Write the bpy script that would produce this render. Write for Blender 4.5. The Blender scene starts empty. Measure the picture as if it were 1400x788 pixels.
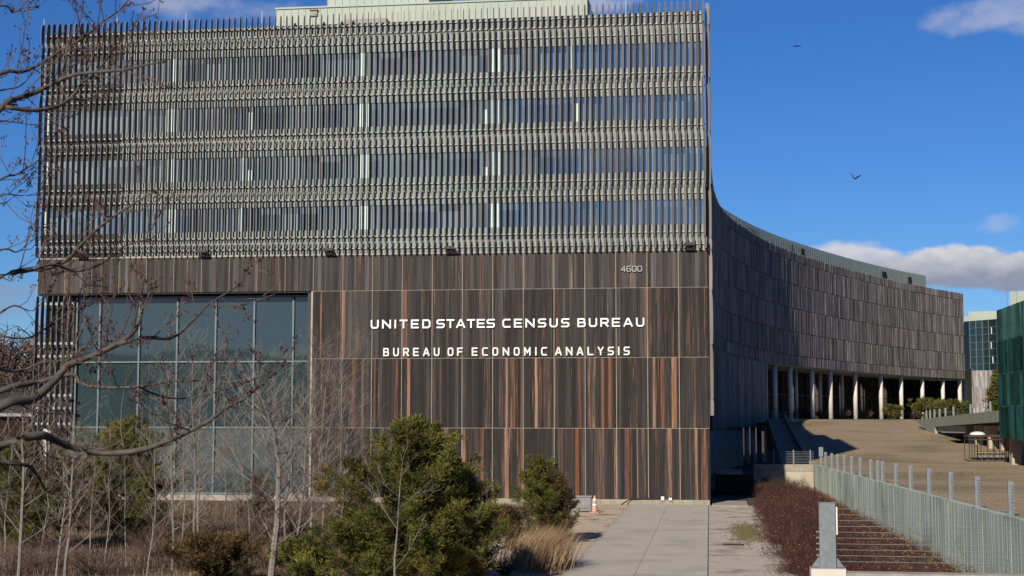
import bpy, math, random
import numpy as np
from mathutils import Vector, Matrix
R = math.radians
sc = bpy.context.scene
COL = sc.collection

# ------------------------------------------------------------------ camera
F_PX, YAW, PITCH, ROLL = 1996.0, R(7.677), R(5.125), R(0.058)
CAM = np.array([0.0, -103.0, 5.95])
_f = np.array([-math.sin(YAW)*math.cos(PITCH), math.cos(YAW)*math.cos(PITCH), math.sin(PITCH)])
_r = np.array([math.cos(YAW), math.sin(YAW), 0.0])
_u = np.cross(_r, _f)
_r, _u = math.cos(ROLL)*_r+math.sin(ROLL)*_u, -math.sin(ROLL)*_r+math.cos(ROLL)*_u
cd = bpy.data.cameras.new('camera'); cam = bpy.data.objects.new('camera', cd); COL.objects.link(cam)
cd.lens = 36*F_PX/1400; cd.sensor_width = 36; cd.clip_end = 6000; cd.clip_start = .1
cd.dof.use_dof = True; cd.dof.focus_distance = 112; cd.dof.aperture_fstop = 6.3
M = Matrix([[_r[0], _u[0], -_f[0], CAM[0]], [_r[1], _u[1], -_f[1], CAM[1]], [_r[2], _u[2], -_f[2], CAM[2]], [0, 0, 0, 1]])
cam.matrix_world = M
sc.camera = cam

def ray(px, py): return _f + _r*(px-700)/F_PX - _u*(py-394)/F_PX
def at_y(px, py, y=0.0):
    d = ray(px, py); return CAM + d*((y-CAM[1])/d[1])
def at_z(px, py, z=0.0):
    d = ray(px, py); return CAM + d*((z-CAM[2])/d[2])
def at_d(px, py, dist):
    return CAM + ray(px, py)*dist

# ------------------------------------------------------------------ light
SUN_AZ, SUN_EL = 16.0, 31.0          # degrees west of the facade's outward normal, elevation
sun_dir = Vector((-math.sin(R(SUN_AZ))*math.cos(R(SUN_EL)), -math.cos(R(SUN_AZ))*math.cos(R(SUN_EL)), math.sin(R(SUN_EL))))
sl = bpy.data.lights.new('sun', 'SUN'); sl.energy = 5.0; sl.angle = R(.53); sl.color = (1, .91, .765)
so = bpy.data.objects.new('sun', sl); COL.objects.link(so)
so.rotation_euler = sun_dir.to_track_quat('Z', 'Y').to_euler(); so.location = (0, -60, 80)

w = bpy.data.worlds.new('World'); sc.world = w; w.use_nodes = True
nt = w.node_tree; N = nt.nodes; L = nt.links; N.clear()
def wn(t, **k):
    n = N.new(t)
    for a, b in k.items(): setattr(n, a, b)
    return n
out = wn('ShaderNodeOutputWorld'); bg = wn('ShaderNodeBackground'); L.new(bg.outputs[0], out.inputs[0])
SKY_STRENGTH = .052
bg.inputs[1].default_value = SKY_STRENGTH
sky = wn('ShaderNodeTexSky', sky_type='NISHITA'); sky.sun_disc = False
sky.sun_elevation = R(SUN_EL); sky.sun_rotation = math.atan2(sun_dir.x, sun_dir.y)
sky.air_density = 1.0; sky.dust_density = 0.15; sky.ozone_density = 4.0; sky.altitude = 300
hs = wn('ShaderNodeHueSaturation'); hs.inputs['Saturation'].default_value = 1.18; hs.inputs['Value'].default_value = 1.0
L.new(sky.outputs[0], hs.inputs['Color'])
sk = wn('ShaderNodeMix', data_type='RGBA', blend_type='MULTIPLY'); sk.inputs['Factor'].default_value = 1; sk.inputs['B'].default_value = (.57, .82, 1.2, 1); L.new(hs.outputs[0], sk.inputs['A'])   # clear, dry winter air: deeper blue
# clouds: soft banks at fixed bearings and elevations round the horizon
tc = wn('ShaderNodeTexCoord'); sep = wn('ShaderNodeSeparateXYZ'); L.new(tc.outputs['Generated'], sep.inputs[0])
def mth(op, a, b=None, c=None):
    n = wn('ShaderNodeMath', operation=op)
    for i, v in enumerate((a, b, c)):
        if v is None: continue
        if isinstance(v, (int, float)): n.inputs[i].default_value = v
        else: L.new(v, n.inputs[i])
    return n.outputs[0]
az = mth('ARCTAN2', sep.outputs[0], sep.outputs[1]); el = mth('ARCSINE', sep.outputs[2])
cmb = wn('ShaderNodeCombineXYZ'); L.new(az, cmb.inputs[0]); L.new(mth('MULTIPLY', el, 1.7), cmb.inputs[1])
nz = wn('ShaderNodeTexNoise'); nz.inputs['Scale'].default_value = 17; nz.inputs['Detail'].default_value = 7; nz.inputs['Roughness'].default_value = .55
L.new(cmb.outputs[0], nz.inputs['Vector'])
nz2 = wn('ShaderNodeTexNoise'); nz2.inputs['Scale'].default_value = 60; nz2.inputs['Detail'].default_value = 4
L.new(cmb.outputs[0], nz2.inputs['Vector'])
def ell(a0, e0, ra, re):
    x = mth('DIVIDE', mth('SUBTRACT', az, a0), ra); y = mth('DIVIDE', mth('SUBTRACT', el, e0), re)
    return mth('SUBTRACT', 1.0, mth('ADD', mth('MULTIPLY', x, x), mth('MULTIPLY', y, y)))
def pxdir(px, py):
    d = ray(px, py); d = d/np.linalg.norm(d); return math.atan2(d[0], d[1]), math.asin(d[2])
dens = None
for (px, py, rx, ry, gain, thr) in ((1285, 364, 85, 30, 1.0, -.25), (1170, 358, 95, 26, .9, -.15), (1430, 372, 140, 24, 1.0, -.25),
                               (1350, 20, 105, 26, .42, .1), (1440, 10, 120, 40, .45, .1), (1360, 309, 40, 17, .35, .1),
                               (300, 6, 150, 30, .5, .15), (560, -10, 130, 26, .45, .1), (10, 395, 75, 22, .7, .1), (-120, 420, 180, 30, .9, 0), (830, 5, 70, 18, .5, .1), (-2.86, .20, .22, .10, .8, -.1), (-2.78, .075, .22, .035, .9, -.3), (-3.04, .10, .14, .05, .6, 0)):
    if px > -5 and px < -2: a0, e0, rx, ry = px, py, rx*F_PX, ry*F_PX      # broken cloud in the sky behind the viewer (seen in the windows)
    else: a0, e0 = pxdir(px, py)
    m = ell(a0, e0, rx/F_PX, ry/F_PX)
    v = mth('ADD', m, mth('MULTIPLY', mth('SUBTRACT', nz.outputs[0], .5), 3.0))
    v = mth('ADD', v, mth('MULTIPLY', mth('SUBTRACT', nz2.outputs[0], .5), 1.0))
    mr = wn('ShaderNodeMapRange'); mr.interpolation_type = 'SMOOTHSTEP'
    mr.inputs[1].default_value = .0+thr; mr.inputs[2].default_value = 1.1+thr*3; mr.inputs[4].default_value = gain
    L.new(v, mr.inputs[0]); edge = mth('MULTIPLY', mr.outputs[0], mth('MINIMUM', mth('MAXIMUM', mth('ADD', m, 1.2), 0.), 1.))
    dens = edge if dens is None else mth('MAXIMUM', dens, edge)
# cloud tops bright, undersides bluish grey
ccol = wn('ShaderNodeMix', data_type='RGBA'); ccol.inputs['A'].default_value = (3.7, 4.1, 5.6, 1); ccol.inputs['B'].default_value = (8.8, 8.7, 9.0, 1)
_, eb = pxdir(1285, 384); _, et = pxdir(1285, 340)
mr = wn('ShaderNodeMapRange'); mr.inputs[1].default_value = eb; mr.inputs[2].default_value = et
L.new(mth('ADD', el, mth('MULTIPLY', mth('SUBTRACT', nz2.outputs[0], .5), .02)), mr.inputs[0]); L.new(mr.outputs[0], ccol.inputs['Factor'])
mx = wn('ShaderNodeMix', data_type='RGBA'); L.new(dens, mx.inputs['Factor']); L.new(sk.outputs['Result'], mx.inputs['A']); L.new(ccol.outputs['Result'], mx.inputs['B'])
L.new(mx.outputs['Result'], bg.inputs[0])
vs = sc.view_settings; vs.view_transform = 'Standard'; vs.look = 'None'; vs.exposure = 0.53; vs.gamma = 1; vs.use_curve_mapping = False
sc.cycles.max_bounces = 6; sc.cycles.use_denoising = True

# ------------------------------------------------------------------ materials
K = .70          # every base colour below is scaled to real-world albedo
def sc3(c, k=None): k = K if k is None else k; return tuple(x*k for x in c)
def new_mat(name):
    m = bpy.data.materials.new(name); m.use_nodes = True
    return m, m.node_tree, m.node_tree.nodes['Principled BSDF']
def nd(t, kind, **k):
    n = t.nodes.new(kind)
    for a, b in k.items():
        if a in n.inputs: n.inputs[a].default_value = b
        else: setattr(n, a, b)
    return n
def wpos(t, sx=1, sy=1, sz=1):
    g = nd(t, 'ShaderNodeNewGeometry'); mp = nd(t, 'ShaderNodeMapping'); mp.inputs['Scale'].default_value = (sx, sy, sz)
    t.links.new(g.outputs['Position'], mp.inputs['Vector']); return mp.outputs[0]
def noise_mat(name, c1, c2, scale=2, detail=6, rough=.8, bump=.0, stretch=(1, 1, 1), c3=None, scale3=.15, metal=0, spec=.3, tint=False, lo=.3, hi=.7, thr3=(.5, .65), bscale=None):
    if metal < .5: c1, c2, c3 = sc3(c1), sc3(c2), (sc3(c3) if c3 else None)
    m, t, p = new_mat(name)
    nz = nd(t, 'ShaderNodeTexNoise', Scale=scale, Detail=detail, Roughness=.62)
    t.links.new(wpos(t, *stretch), nz.inputs['Vector'])
    mr = nd(t, 'ShaderNodeMapRange'); mr.inputs[1].default_value = lo; mr.inputs[2].default_value = hi
    t.links.new(nz.outputs[0], mr.inputs[0])
    mx = nd(t, 'ShaderNodeMix', data_type='RGBA'); mx.inputs['A'].default_value = (*c1, 1); mx.inputs['B'].default_value = (*c2, 1)
    t.links.new(mr.outputs[0], mx.inputs['Factor']); col = mx.outputs['Result']
    if c3:
        n3 = nd(t, 'ShaderNodeTexNoise', Scale=scale3, Detail=5); t.links.new(wpos(t), n3.inputs['Vector'])
        r3 = nd(t, 'ShaderNodeMapRange'); r3.inputs[1].default_value, r3.inputs[2].default_value = thr3
        t.links.new(n3.outputs[0], r3.inputs[0])
        m3 = nd(t, 'ShaderNodeMix', data_type='RGBA'); m3.inputs['B'].default_value = (*c3, 1)
        t.links.new(r3.outputs[0], m3.inputs['Factor']); t.links.new(col, m3.inputs['A']); col = m3.outputs['Result']
    if tint:
        a = nd(t, 'ShaderNodeAttribute', attribute_name='tint')
        mm = nd(t, 'ShaderNodeMix', data_type='RGBA', blend_type='MULTIPLY'); mm.inputs['Factor'].default_value = 1
        t.links.new(col, mm.inputs['A']); t.links.new(a.outputs['Color'], mm.inputs['B']); col = mm.outputs['Result']
    t.links.new(col, p.inputs['Base Color'])
    p.inputs['Roughness'].default_value = rough; p.inputs['Metallic'].default_value = metal; p.inputs['Specular IOR Level'].default_value = spec
    if bump:
        b = nd(t, 'ShaderNodeBump', Strength=bump, Distance=.05)
        if bscale:
            nb = nd(t, 'ShaderNodeTexNoise', Scale=bscale, Detail=5); t.links.new(wpos(t, *stretch), nb.inputs['Vector']); t.links.new(nb.outputs[0], b.inputs['Height'])
        else: t.links.new(nz.outputs[0], b.inputs['Height'])
        t.links.new(b.outputs[0], p.inputs['Normal'])
    return m
def glass_mat(name, c1, c2, ior=1.9, cell=(1/1.48, 1, 1/1.9), rough=.03):
    c1, c2 = sc3(c1, .8), sc3(c2, .8)
    m, t, p = new_mat(name)
    wv = nd(t, 'ShaderNodeTexWhiteNoise'); v = nd(t, 'ShaderNodeVectorMath', operation='FLOOR')
    t.links.new(wpos(t, *cell), v.inputs[0]); t.links.new(v.outputs[0], wv.inputs['Vector'])
    nz = nd(t, 'ShaderNodeTexNoise', Scale=.12, Detail=2); t.links.new(wpos(t), nz.inputs['Vector'])
    ad = nd(t, 'ShaderNodeMath', operation='MULTIPLY'); t.links.new(wv.outputs['Value'], ad.inputs[0]); t.links.new(nz.outputs[0], ad.inputs[1])
    mx = nd(t, 'ShaderNodeMix', data_type='RGBA'); mx.inputs['A'].default_value = (*c1, 1); mx.inputs['B'].default_value = (*c2, 1)
    t.links.new(ad.outputs[0], mx.inputs['Factor']); t.links.new(mx.outputs['Result'], p.inputs['Base Color'])
    p.inputs['Roughness'].default_value = rough; p.inputs['IOR'].default_value = ior
    b = nd(t, 'ShaderNodeBump', Strength=.03, Distance=.02); nb = nd(t, 'ShaderNodeTexNoise', Scale=.5, Detail=1); t.links.new(wpos(t), nb.inputs['Vector'])
    t.links.new(nb.outputs[0], b.inputs['Height']); t.links.new(b.outputs[0], p.inputs['Normal'])
    return m
def wood_mat(name, dark, light, streak=(9, 9, .22), warm=True):
    dark, light = sc3(dark), sc3(light)
    """weathered boards; attribute tint: r = brightness, g = how much fresh wood shows, b = pale or orange fresh wood"""
    m, t, p = new_mat(name)
    a = nd(t, 'ShaderNodeAttribute', attribute_name='tint'); s = nd(t, 'ShaderNodeSeparateColor'); t.links.new(a.outputs['Color'], s.inputs[0])
    n1 = nd(t, 'ShaderNodeTexNoise', Scale=1, Detail=6, Roughness=.6); t.links.new(wpos(t, *streak), n1.inputs['Vector'])
    r1 = nd(t, 'ShaderNodeMapRange'); r1.inputs[1].default_value = .28; r1.inputs[2].default_value = .74; t.links.new(n1.outputs[0], r1.inputs[0])
    mx = nd(t, 'ShaderNodeMix', data_type='RGBA'); mx.inputs['A'].default_value = (*dark, 1); mx.inputs['B'].default_value = (*light, 1); t.links.new(r1.outputs[0], mx.inputs['Factor'])
    mm = nd(t, 'ShaderNodeVectorMath', operation='SCALE'); t.links.new(mx.outputs['Result'], mm.inputs[0]); t.links.new(s.outputs[0], mm.inputs['Scale'])
    col = mm.outputs[0]
    if warm:
        n2 = nd(t, 'ShaderNodeTexNoise', Scale=1, Detail=7, Roughness=.7); t.links.new(wpos(t, 16, 16, .3), n2.inputs['Vector'])
        am = nd(t, 'ShaderNodeMath', operation='MULTIPLY_ADD'); am.inputs[1].default_value = 1.5; am.inputs[2].default_value = -.25; t.links.new(n2.outputs[0], am.inputs[0])
        ad = nd(t, 'ShaderNodeMath', operation='ADD'); t.links.new(am.outputs[0], ad.inputs[0]); t.links.new(s.outputs[1], ad.inputs[1])
        r2 = nd(t, 'ShaderNodeMapRange'); r2.inputs[1].default_value = .80; r2.inputs[2].default_value = 1.08; t.links.new(ad.outputs[0], r2.inputs[0])
        oc = nd(t, 'ShaderNodeMix', data_type='RGBA'); oc.inputs['A'].default_value = (.125, .046, .025, 1); oc.inputs['B'].default_value = (.29, .172, .11, 1); t.links.new(s.outputs[2], oc.inputs['Factor'])
        m2 = nd(t, 'ShaderNodeMix', data_type='RGBA'); t.links.new(r2.outputs[0], m2.inputs['Factor']); t.links.new(col, m2.inputs['A']); t.links.new(oc.outputs['Result'], m2.inputs['B']); col = m2.outputs['Result']
    t.links.new(col, p.inputs['Base Color']); p.inputs['Roughness'].default_value = .82; p.inputs['Specular IOR Level'].default_value = .2
    b = nd(t, 'ShaderNodeBump', Strength=.25, Distance=.02); t.links.new(n1.outputs[0], b.inputs['Height']); t.links.new(b.outputs[0], p.inputs['Normal'])
    return m
MAT = dict(
    board=wood_mat('weathered_boards', (.019, .017, .0165), (.064, .057, .054)),
    fin=wood_mat('fin_wood', (.155, .138, .13), (.30, .275, .265), warm=False),
    curve=wood_mat('silvered_boards', (.07, .062, .059), (.41, .38, .365), streak=(5, 5, .3), warm=False),
    joint=noise_mat('joint_strip', (.36, .31, .25), (.5, .44, .36), 3),
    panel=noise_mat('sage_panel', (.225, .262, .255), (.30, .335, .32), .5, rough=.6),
    roofpanel=noise_mat('standing_seam', (.33, .38, .32), (.39, .44, .38), .4, rough=.5),
    rail=noise_mat('bracket_metal', (.30, .32, .30), (.46, .475, .45), 4, rough=.5),
    dark=noise_mat('dark_void', (.012, .012, .014), (.025, .025, .026), 2),
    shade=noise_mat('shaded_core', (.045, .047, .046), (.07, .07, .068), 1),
    white=noise_mat('white_paint', (.72, .74, .72), (.82, .83, .8), 3, rough=.5),
    blind=noise_mat('pale_blind', (.55, .68, .66), (.68, .8, .77), 3, rough=.6),
    win=glass_mat('ribbon_glass', (.040, .054, .066), (.30, .40, .41), 2.6),  # paler panes: drawn blinds, plus sky and cloud reflection put into the colour
    big=glass_mat('lobby_glass', (.024, .046, .054), (.032, .056, .064), 2.05, (1/2.95, 1, 1/4.8)),
    teal=glass_mat('teal_glass', (.008, .018, .02), (.03, .06, .06), 1.8, (.5, .5, .28)),
    dglass=glass_mat('dark_glass', (.003, .004, .006), (.008, .009, .013), 1.3, (.3, .3, .25)),
    mull=noise_mat('mullion_metal', (.20, .24, .25), (.27, .31, .32), 3, rough=.45, metal=.2),
    mull2=noise_mat('dull_aluminium', (.34, .34, .34), (.42, .42, .42), 3, rough=.5),
    frame=noise_mat('grey_frame', (.13, .165, .18), (.19, .225, .24), 3, rough=.45, metal=.2),
    steel=noise_mat('brushed_steel', (.50, .50, .50), (.62, .62, .62), 30, rough=.42, metal=1, stretch=(1, 1, 8)),
    galv=noise_mat('galvanised_steel', (.17, .20, .22), (.26, .29, .31), 9, rough=.55, metal=.3),
    cable=noise_mat('wire_cable', (.22, .245, .26), (.32, .34, .35), 5, rough=.5, metal=.3),
    conc=noise_mat('broom_concrete', (.41, .38, .325), (.49, .455, .39), .7, bump=.05, c3=(.37, .345, .30), scale3=.35, stretch=(1, 3, 1)),
    conc2=noise_mat('stained_concrete', (.26, .23, .18), (.42, .39, .33), 2.2, bump=.1),
    base=noise_mat('plinth_concrete', (.27, .235, .17), (.38, .34, .26), 1.6, bump=.08),
    cream=noise_mat('cream_concrete', (.42, .36, .28), (.52, .45, .36), 1.2, c3=(.34, .29, .22), scale3=.5),
    column=noise_mat('column_concrete', (.62, .58, .52), (.74, .70, .63), .8),
    ribbed=noise_mat('board_marked_concrete', (.335, .39, .355), (.475, .535, .48), 1.0, stretch=(3, 3, .25), tint=True, c3=(.22, .26, .22), scale3=.3, thr3=(.52, .7)),
    green=noise_mat('sage_concrete', (.24, .28, .23), (.33, .37, .31), .6),
    ground=noise_mat('leaf_litter', (.040, .024, .015), (.12, .070, .040), 2.5, detail=8, bump=.5, c3=(.19, .135, .08), scale3=.22),
    straw=noise_mat('straw_verge', (.38, .305, .225), (.62, .51, .39), 7, detail=8, bump=.3, c3=(.16, .115, .07), scale3=.5, thr3=(.52, .7)),
    gravel=noise_mat('pea_gravel', (.30, .255, .205), (.66, .58, .48), 16, detail=8, bump=.5, c3=(.20, .165, .12), scale3=.6, thr3=(.5, .7)),
    moss=noise_mat('mossy_soil', (.13, .10, .035), (.2, .15, .06), 5, detail=8, bump=.3),
    lawn=noise_mat('dormant_lawn', (.21, .155, .095), (.43, .325, .205), 1.6, detail=12, bump=.3, c3=(.19, .15, .082), scale3=.10, thr3=(.48, .7), stretch=(.4, 1, 1), lo=.25, hi=.75),
    bark=noise_mat('pale_bark', (.13, .115, .10), (.29, .265, .235), 6, stretch=(1, 1, 2)),
    twig2=noise_mat('grey_twig_bark', (.11, .092, .08), (.23, .20, .18), 3),
    twig=noise_mat('twig_bark', (.065, .046, .04), (.15, .115, .10), 3),
    maple=noise_mat('maple_bark', (.045, .038, .033), (.125, .108, .095), 9, bump=.3),
    bud=noise_mat('red_bud', (.045, .016, .016), (.09, .03, .028), 30),
    cedar=noise_mat('cedar_needles', (.042, .056, .010), (.140, .138, .024), .9, tint=True, c3=(.15, .092, .026), scale3=.7, thr3=(.56, .8)),
    rust=noise_mat('rusty_cedar_needles', (.042, .036, .011), (.12, .074, .027), .9, tint=True),
    hedge=noise_mat('red_twigs', (.042, .014, .012), (.105, .036, .029), .8, tint=True),
    leaf=noise_mat('yellow_leaf', (.4, .25, .03), (.5, .32, .05), 3),
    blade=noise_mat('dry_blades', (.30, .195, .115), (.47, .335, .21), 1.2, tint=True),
    brush=noise_mat('brushwood', (.065, .040, .031), (.155, .105, .083), 1.5),
    cone=noise_mat('cone_plastic', (.50, .24, .17), (.60, .34, .26), 6, rough=.5),
    box=noise_mat('cabinet_paint', (.20, .20, .20), (.27, .27, .265), 4, rough=.5),
    bronze=noise_mat('bronze_frame', (.035, .026, .022), (.055, .04, .034), 3, rough=.5),
    black=noise_mat('black_rubber', (.012, .012, .013), (.03, .03, .03), 3, rough=.6),
    greenglass=noise_mat('green_louvre', (.004, .021, .020), (.012, .046, .043), .7, rough=.3, spec=.5, tint=True),
    rustm=noise_mat('rusty_iron', (.05, .028, .022), (.09, .052, .04), 9),
    bird=noise_mat('dark_feathers', (.015, .014, .013), (.03, .028, .026), 20),
    far2=noise_mat('worn_shingle', (.07, .058, .052), (.12, .10, .09), 1),
    far=noise_mat('far_twigs', (.016, .014, .011), (.036, .03, .025), .3, bump=.6),
)

# ------------------------------------------------------------------ mesh builder
BASE = {}
class MB:
    def __init__(s): s.v = []; s.f = []; s.t = []
    def add(s, vs, fs, tint=None):
        n = len(s.v); s.v.extend([tuple(p) for p in vs]); s.f.extend([tuple(i+n for i in f) for f in fs])
        s.t.extend([tint or (1, 1, 1)]*len(vs))
    def box(s, x0, x1, y0, y1, z0, z1, tint=None):
        s.add([(x0, y0, z0), (x1, y0, z0), (x1, y1, z0), (x0, y1, z0), (x0, y0, z1), (x1, y0, z1), (x1, y1, z1), (x0, y1, z1)],
              [(0, 3, 2, 1), (4, 5, 6, 7), (0, 1, 5, 4), (1, 2, 6, 5), (2, 3, 7, 6), (3, 0, 4, 7)], tint)
    def obox(s, p, q, wdt, z0, z1, z0b=None, z1b=None, tint=None):
        """upright slab from p to q (plan), wdt thick to the left of p->q"""
        p = np.array(p[:2], float); q = np.array(q[:2], float); d = (q-p)/np.linalg.norm(q-p); n = np.array([-d[1], d[0]])*wdt
        z0b = z0 if z0b is None else z0b; z1b = z1 if z1b is None else z1b
        a, b, c, e = p, q, q+n, p+n
        s.add([(*a, z0), (*b, z0b), (*c, z0b), (*e, z0), (*a, z1), (*b, z1b), (*c, z1b), (*e, z1)],
              [(0, 3, 2, 1), (4, 5, 6, 7), (0, 1, 5, 4), (1, 2, 6, 5), (2, 3, 7, 6), (3, 0, 4, 7)], tint)
    def tube(s, pts, rad, n=4, tint=None):
        pts = [np.array(p, float) for p in pts]; k = len(pts)
        rad = [rad]*k if isinstance(rad, (int, float)) else rad
        vs = []; fs = []
        for i, p in enumerate(pts):
            d = pts[min(i+1, k-1)]-pts[max(i-1, 0)]; l = np.linalg.norm(d); d = d/l if l > 1e-9 else np.array([0, 0, 1.])
            a = np.array([1., 0, 0]) if abs(d[0]) < .8 else np.array([0, 1., 0])
            e1 = np.cross(d, a); e1 /= np.linalg.norm(e1); e2 = np.cross(d, e1)
            for j in range(n):
                an = 2*math.pi*j/n; vs.append(p+rad[i]*(math.cos(an)*e1+math.sin(an)*e2))
        for i in range(k-1):
            for j in range(n):
                fs.append((i*n+j, i*n+(j+1) % n, (i+1)*n+(j+1) % n, (i+1)*n+j))
        fs.append(tuple(range(n-1, -1, -1))); fs.append(tuple((k-1)*n+j for j in range(n)))
        s.add(vs, fs, tint)
    def lathe(s, c, prof, n=16, tint=None):
        vs = []; fs = []; k = len(prof)
        for r, z in prof:
            for j in range(n):
                a = 2*math.pi*j/n; vs.append((c[0]+r*math.cos(a), c[1]+r*math.sin(a), c[2]+z))
        for i in range(k-1):
            for j in range(n): fs.append((i*n+j, i*n+(j+1) % n, (i+1)*n+(j+1) % n, (i+1)*n+j))
        fs.append(tuple(range(n-1, -1, -1))); fs.append(tuple((k-1)*n+j for j in range(n)))
        s.add(vs, fs, tint)
    def blob(s, c, r, tint=None):
        x, y, z = c; rx, ry, rz = r if isinstance(r, tuple) else (r, r, r)
        s.add([(x+rx, y, z), (x-rx, y, z), (x, y+ry, z), (x, y-ry, z), (x, y, z+rz), (x, y, z-rz)],
              [(0, 2, 4), (2, 1, 4), (1, 3, 4), (3, 0, 4), (2, 0, 5), (1, 2, 5), (3, 1, 5), (0, 3, 5)], tint)
    def build(s, name, mat, parent=None, smooth=False):
        me = bpy.data.meshes.new(name); b = BASE.get(parent.name if parent else None, (0, 0, 0)) if parent else (0, 0, 0)
        v = np.array(s.v, float).reshape(-1, 3)-np.array(b)
        me.from_pydata(v.tolist(), [], s.f)
        at = me.color_attributes.new('tint', 'FLOAT_COLOR', 'POINT')
        t = np.ones((len(s.v), 4), np.float32); t[:, :3] = np.array(s.t, np.float32).reshape(-1, 3); at.data.foreach_set('color', t.ravel())
        if smooth: me.polygons.foreach_set('use_smooth', [True]*len(me.polygons))
        me.materials.append(MAT[mat] if isinstance(mat, str) else mat)
        o = bpy.data.objects.new(name, me); COL.objects.link(o)
        if parent: o.parent = parent; BASE[o.name] = b
        return o
def tag(o, label=None, cat=None, group=None, kind=None):
    for k, v in (('label', label), ('category', cat), ('group', group), ('kind', kind)):
        if v: o[k] = v
    return o
def thing(name, loc, label, cat, group=None):
    o = bpy.data.objects.new(name, None); COL.objects.link(o); o.location = tuple(float(c) for c in loc); o.empty_display_size = .3
    BASE[o.name] = tuple(float(c) for c in loc); return tag(o, label, cat, group)
rng = random.Random(11)

# ================================================================== SETTING
def g_height(x, y):
    z = 0.0
    if y < -58: z = min(4.3, (-58-y)*.116)
    return z
g = MB(); xs = [-900, -300, -120, -80, -60, -40, -20, -10, 0, 12, 30, 80, 300, 900]; ys = [-900, -400, -200, -140, -110, -95.07, -90, -80, -70, -58, -40, -10, 40, 120, 300, 900, 2500]
for y in ys:
    for x in xs: g.v.append((x, y, g_height(x, y))); g.t.append((1, 1, 1))
nx = len(xs)
for j in range(len(ys)-1):
    for i in range(nx-1): g.f.append((j*nx+i, j*nx+i+1, (j+1)*nx+i+1, (j+1)*nx+i))
tag(g.build('ground', 'ground'), kind='structure')
# wooded rise behind the viewer (it shows as the dark lower half of the reflections in the lobby glass)
h = MB(); rr = random.Random(3); hx = np.linspace(-330, 330, 67); hy = np.linspace(-260, -165, 12)
for j, y in enumerate(hy):
    for x in hx:
        h.v.append((x, y, 4.2+(0 if j == 0 else (13+rr.uniform(-2.2, 2.6))*math.sin(math.pi*min(1, (j+1)/5)/2)))); h.t.append((1, 1, 1))
for j in range(11):
    for i in range(66): a = j*67+i; h.f.append((a, a+1, a+68, a+67))
tag(h.build('hills', 'far'), kind='structure')

# lawn: flat terrace behind the retaining wall, then a bank up to the colonnade
WA = at_y(1113, 635.5, 21.0); _d = ray(1400, 712); WB = CAM+_d*(46.7/(_d@_f))       # top edge of the retaining wall, far and near
WB2 = WB+(WB-WA)*.32
def wall_x(y): return WA[0]+(WB[0]-WA[0])*(WA[1]-y)/(WA[1]-WB[1])
def lawn_z(x, y):
    if y <= 21: z = WA[2]+(WB[2]-WA[2])*(21-y)/(21-WB[1])
    else:
        z = WA[2]
        t = max(0, min(1, (y-26)/96)); z += (5.95-WA[2])*(t**1.25*.75+.25*t)
    return z-.06
lw = MB(); lys = np.concatenate([np.linspace(-90, 20.9, 28), np.linspace(21.3, 125, 46), [150, 180, 230]]); ncol = 30
for y in lys:
    x0 = wall_x(y)+.2 if y <= 21 else wall_x(21)-.2+(y-21)*.03
    x1 = 60 if y < 24 else 60
    for i in range(ncol):
        x = x0+(x1-x0)*i/(ncol-1); lw.v.append((x, y, lawn_z(x, y)+.05*math.sin(x*.31+y*.13)+rr.uniform(-.025, .025))); lw.t.append((1, 1, 1))
for j in range(len(lys)-1):
    for i in range(ncol-1):
        xm = x0; p = lw.v[j*ncol+i]
        if p[1] > 62 and p[0] > 25.5+.27*(p[1]-62) : continue
        lw.f.append((j*ncol+i, j*ncol+i+1, (j+1)*ncol+i+1, (j+1)*ncol+i))
tag(lw.build('lawn', 'lawn', smooth=True), kind='structure')

# concrete walk, with joints as real gaps
wk = MB(); yj = list(np.arange(-70, -.5, 3.05))+[-.33]
for i in range(len(yj)-1):
    for (xa, xb) in ((-5.58, -2.895), (-2.88, -.14)):
        y0, y1 = yj[i]+.006, yj[i+1]-.006
        wk.box(xa, xb, y0, y1, -.08, .05+rng.uniform(-.003, .003), None)
tag(wk.build('walkway', 'conc'), kind='structure')
def sheet(poly, z): m = MB(); m.add([(x, y, z) for x, y in poly], [tuple(range(len(poly)))]); return m
tag(sheet([(-.10, -70), *[(3.1+.25*math.sin(yy*.9)+.12*math.sin(yy*2.3), yy) for yy in np.linspace(-70, -.2, 60)], (-.10, -.2)], .03).build('gravel_strip', 'gravel'), kind='structure')
vg = [(-5.6, -66), (-5.6, -.3)]+[(-13.5+1.4*math.sin(y*.5)-(.05*(y+20))-(2 if y > -8 else 0), y) for y in np.linspace(-.3, -66, 30)]
tag(sheet(vg[::-1], .012).build('verge', 'straw'), kind='structure')
ms = MB()
for k in range(1500):
    mx_, my_ = rng.gauss(1.9, .42), rng.gauss(-24.5, 3.4); q_ = rng.uniform(.02, .10); an = rng.uniform(0, 3)
    ms.add([(mx_+q_*math.cos(an+t)*rng.uniform(.6, 1.2), my_+q_*1.3*math.sin(an+t), .034+.012*(t < 1)) for t in (0, 1.05, 2.1, 3.14, 4.2, 5.2)]+[(mx_, my_, .034+q_*.25)], [(i, (i+1) % 6, 6) for i in range(6)])
tag(ms.build('moss', 'moss'), 'yellow-green mossy patch on the gravel strip', kind='stuff')
sl_ = MB(); sl_.box(.12, 2.55, -1.6, 4.5, -.05, .09); tag(sl_.build('pavement', 'conc2'), kind='structure')

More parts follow.
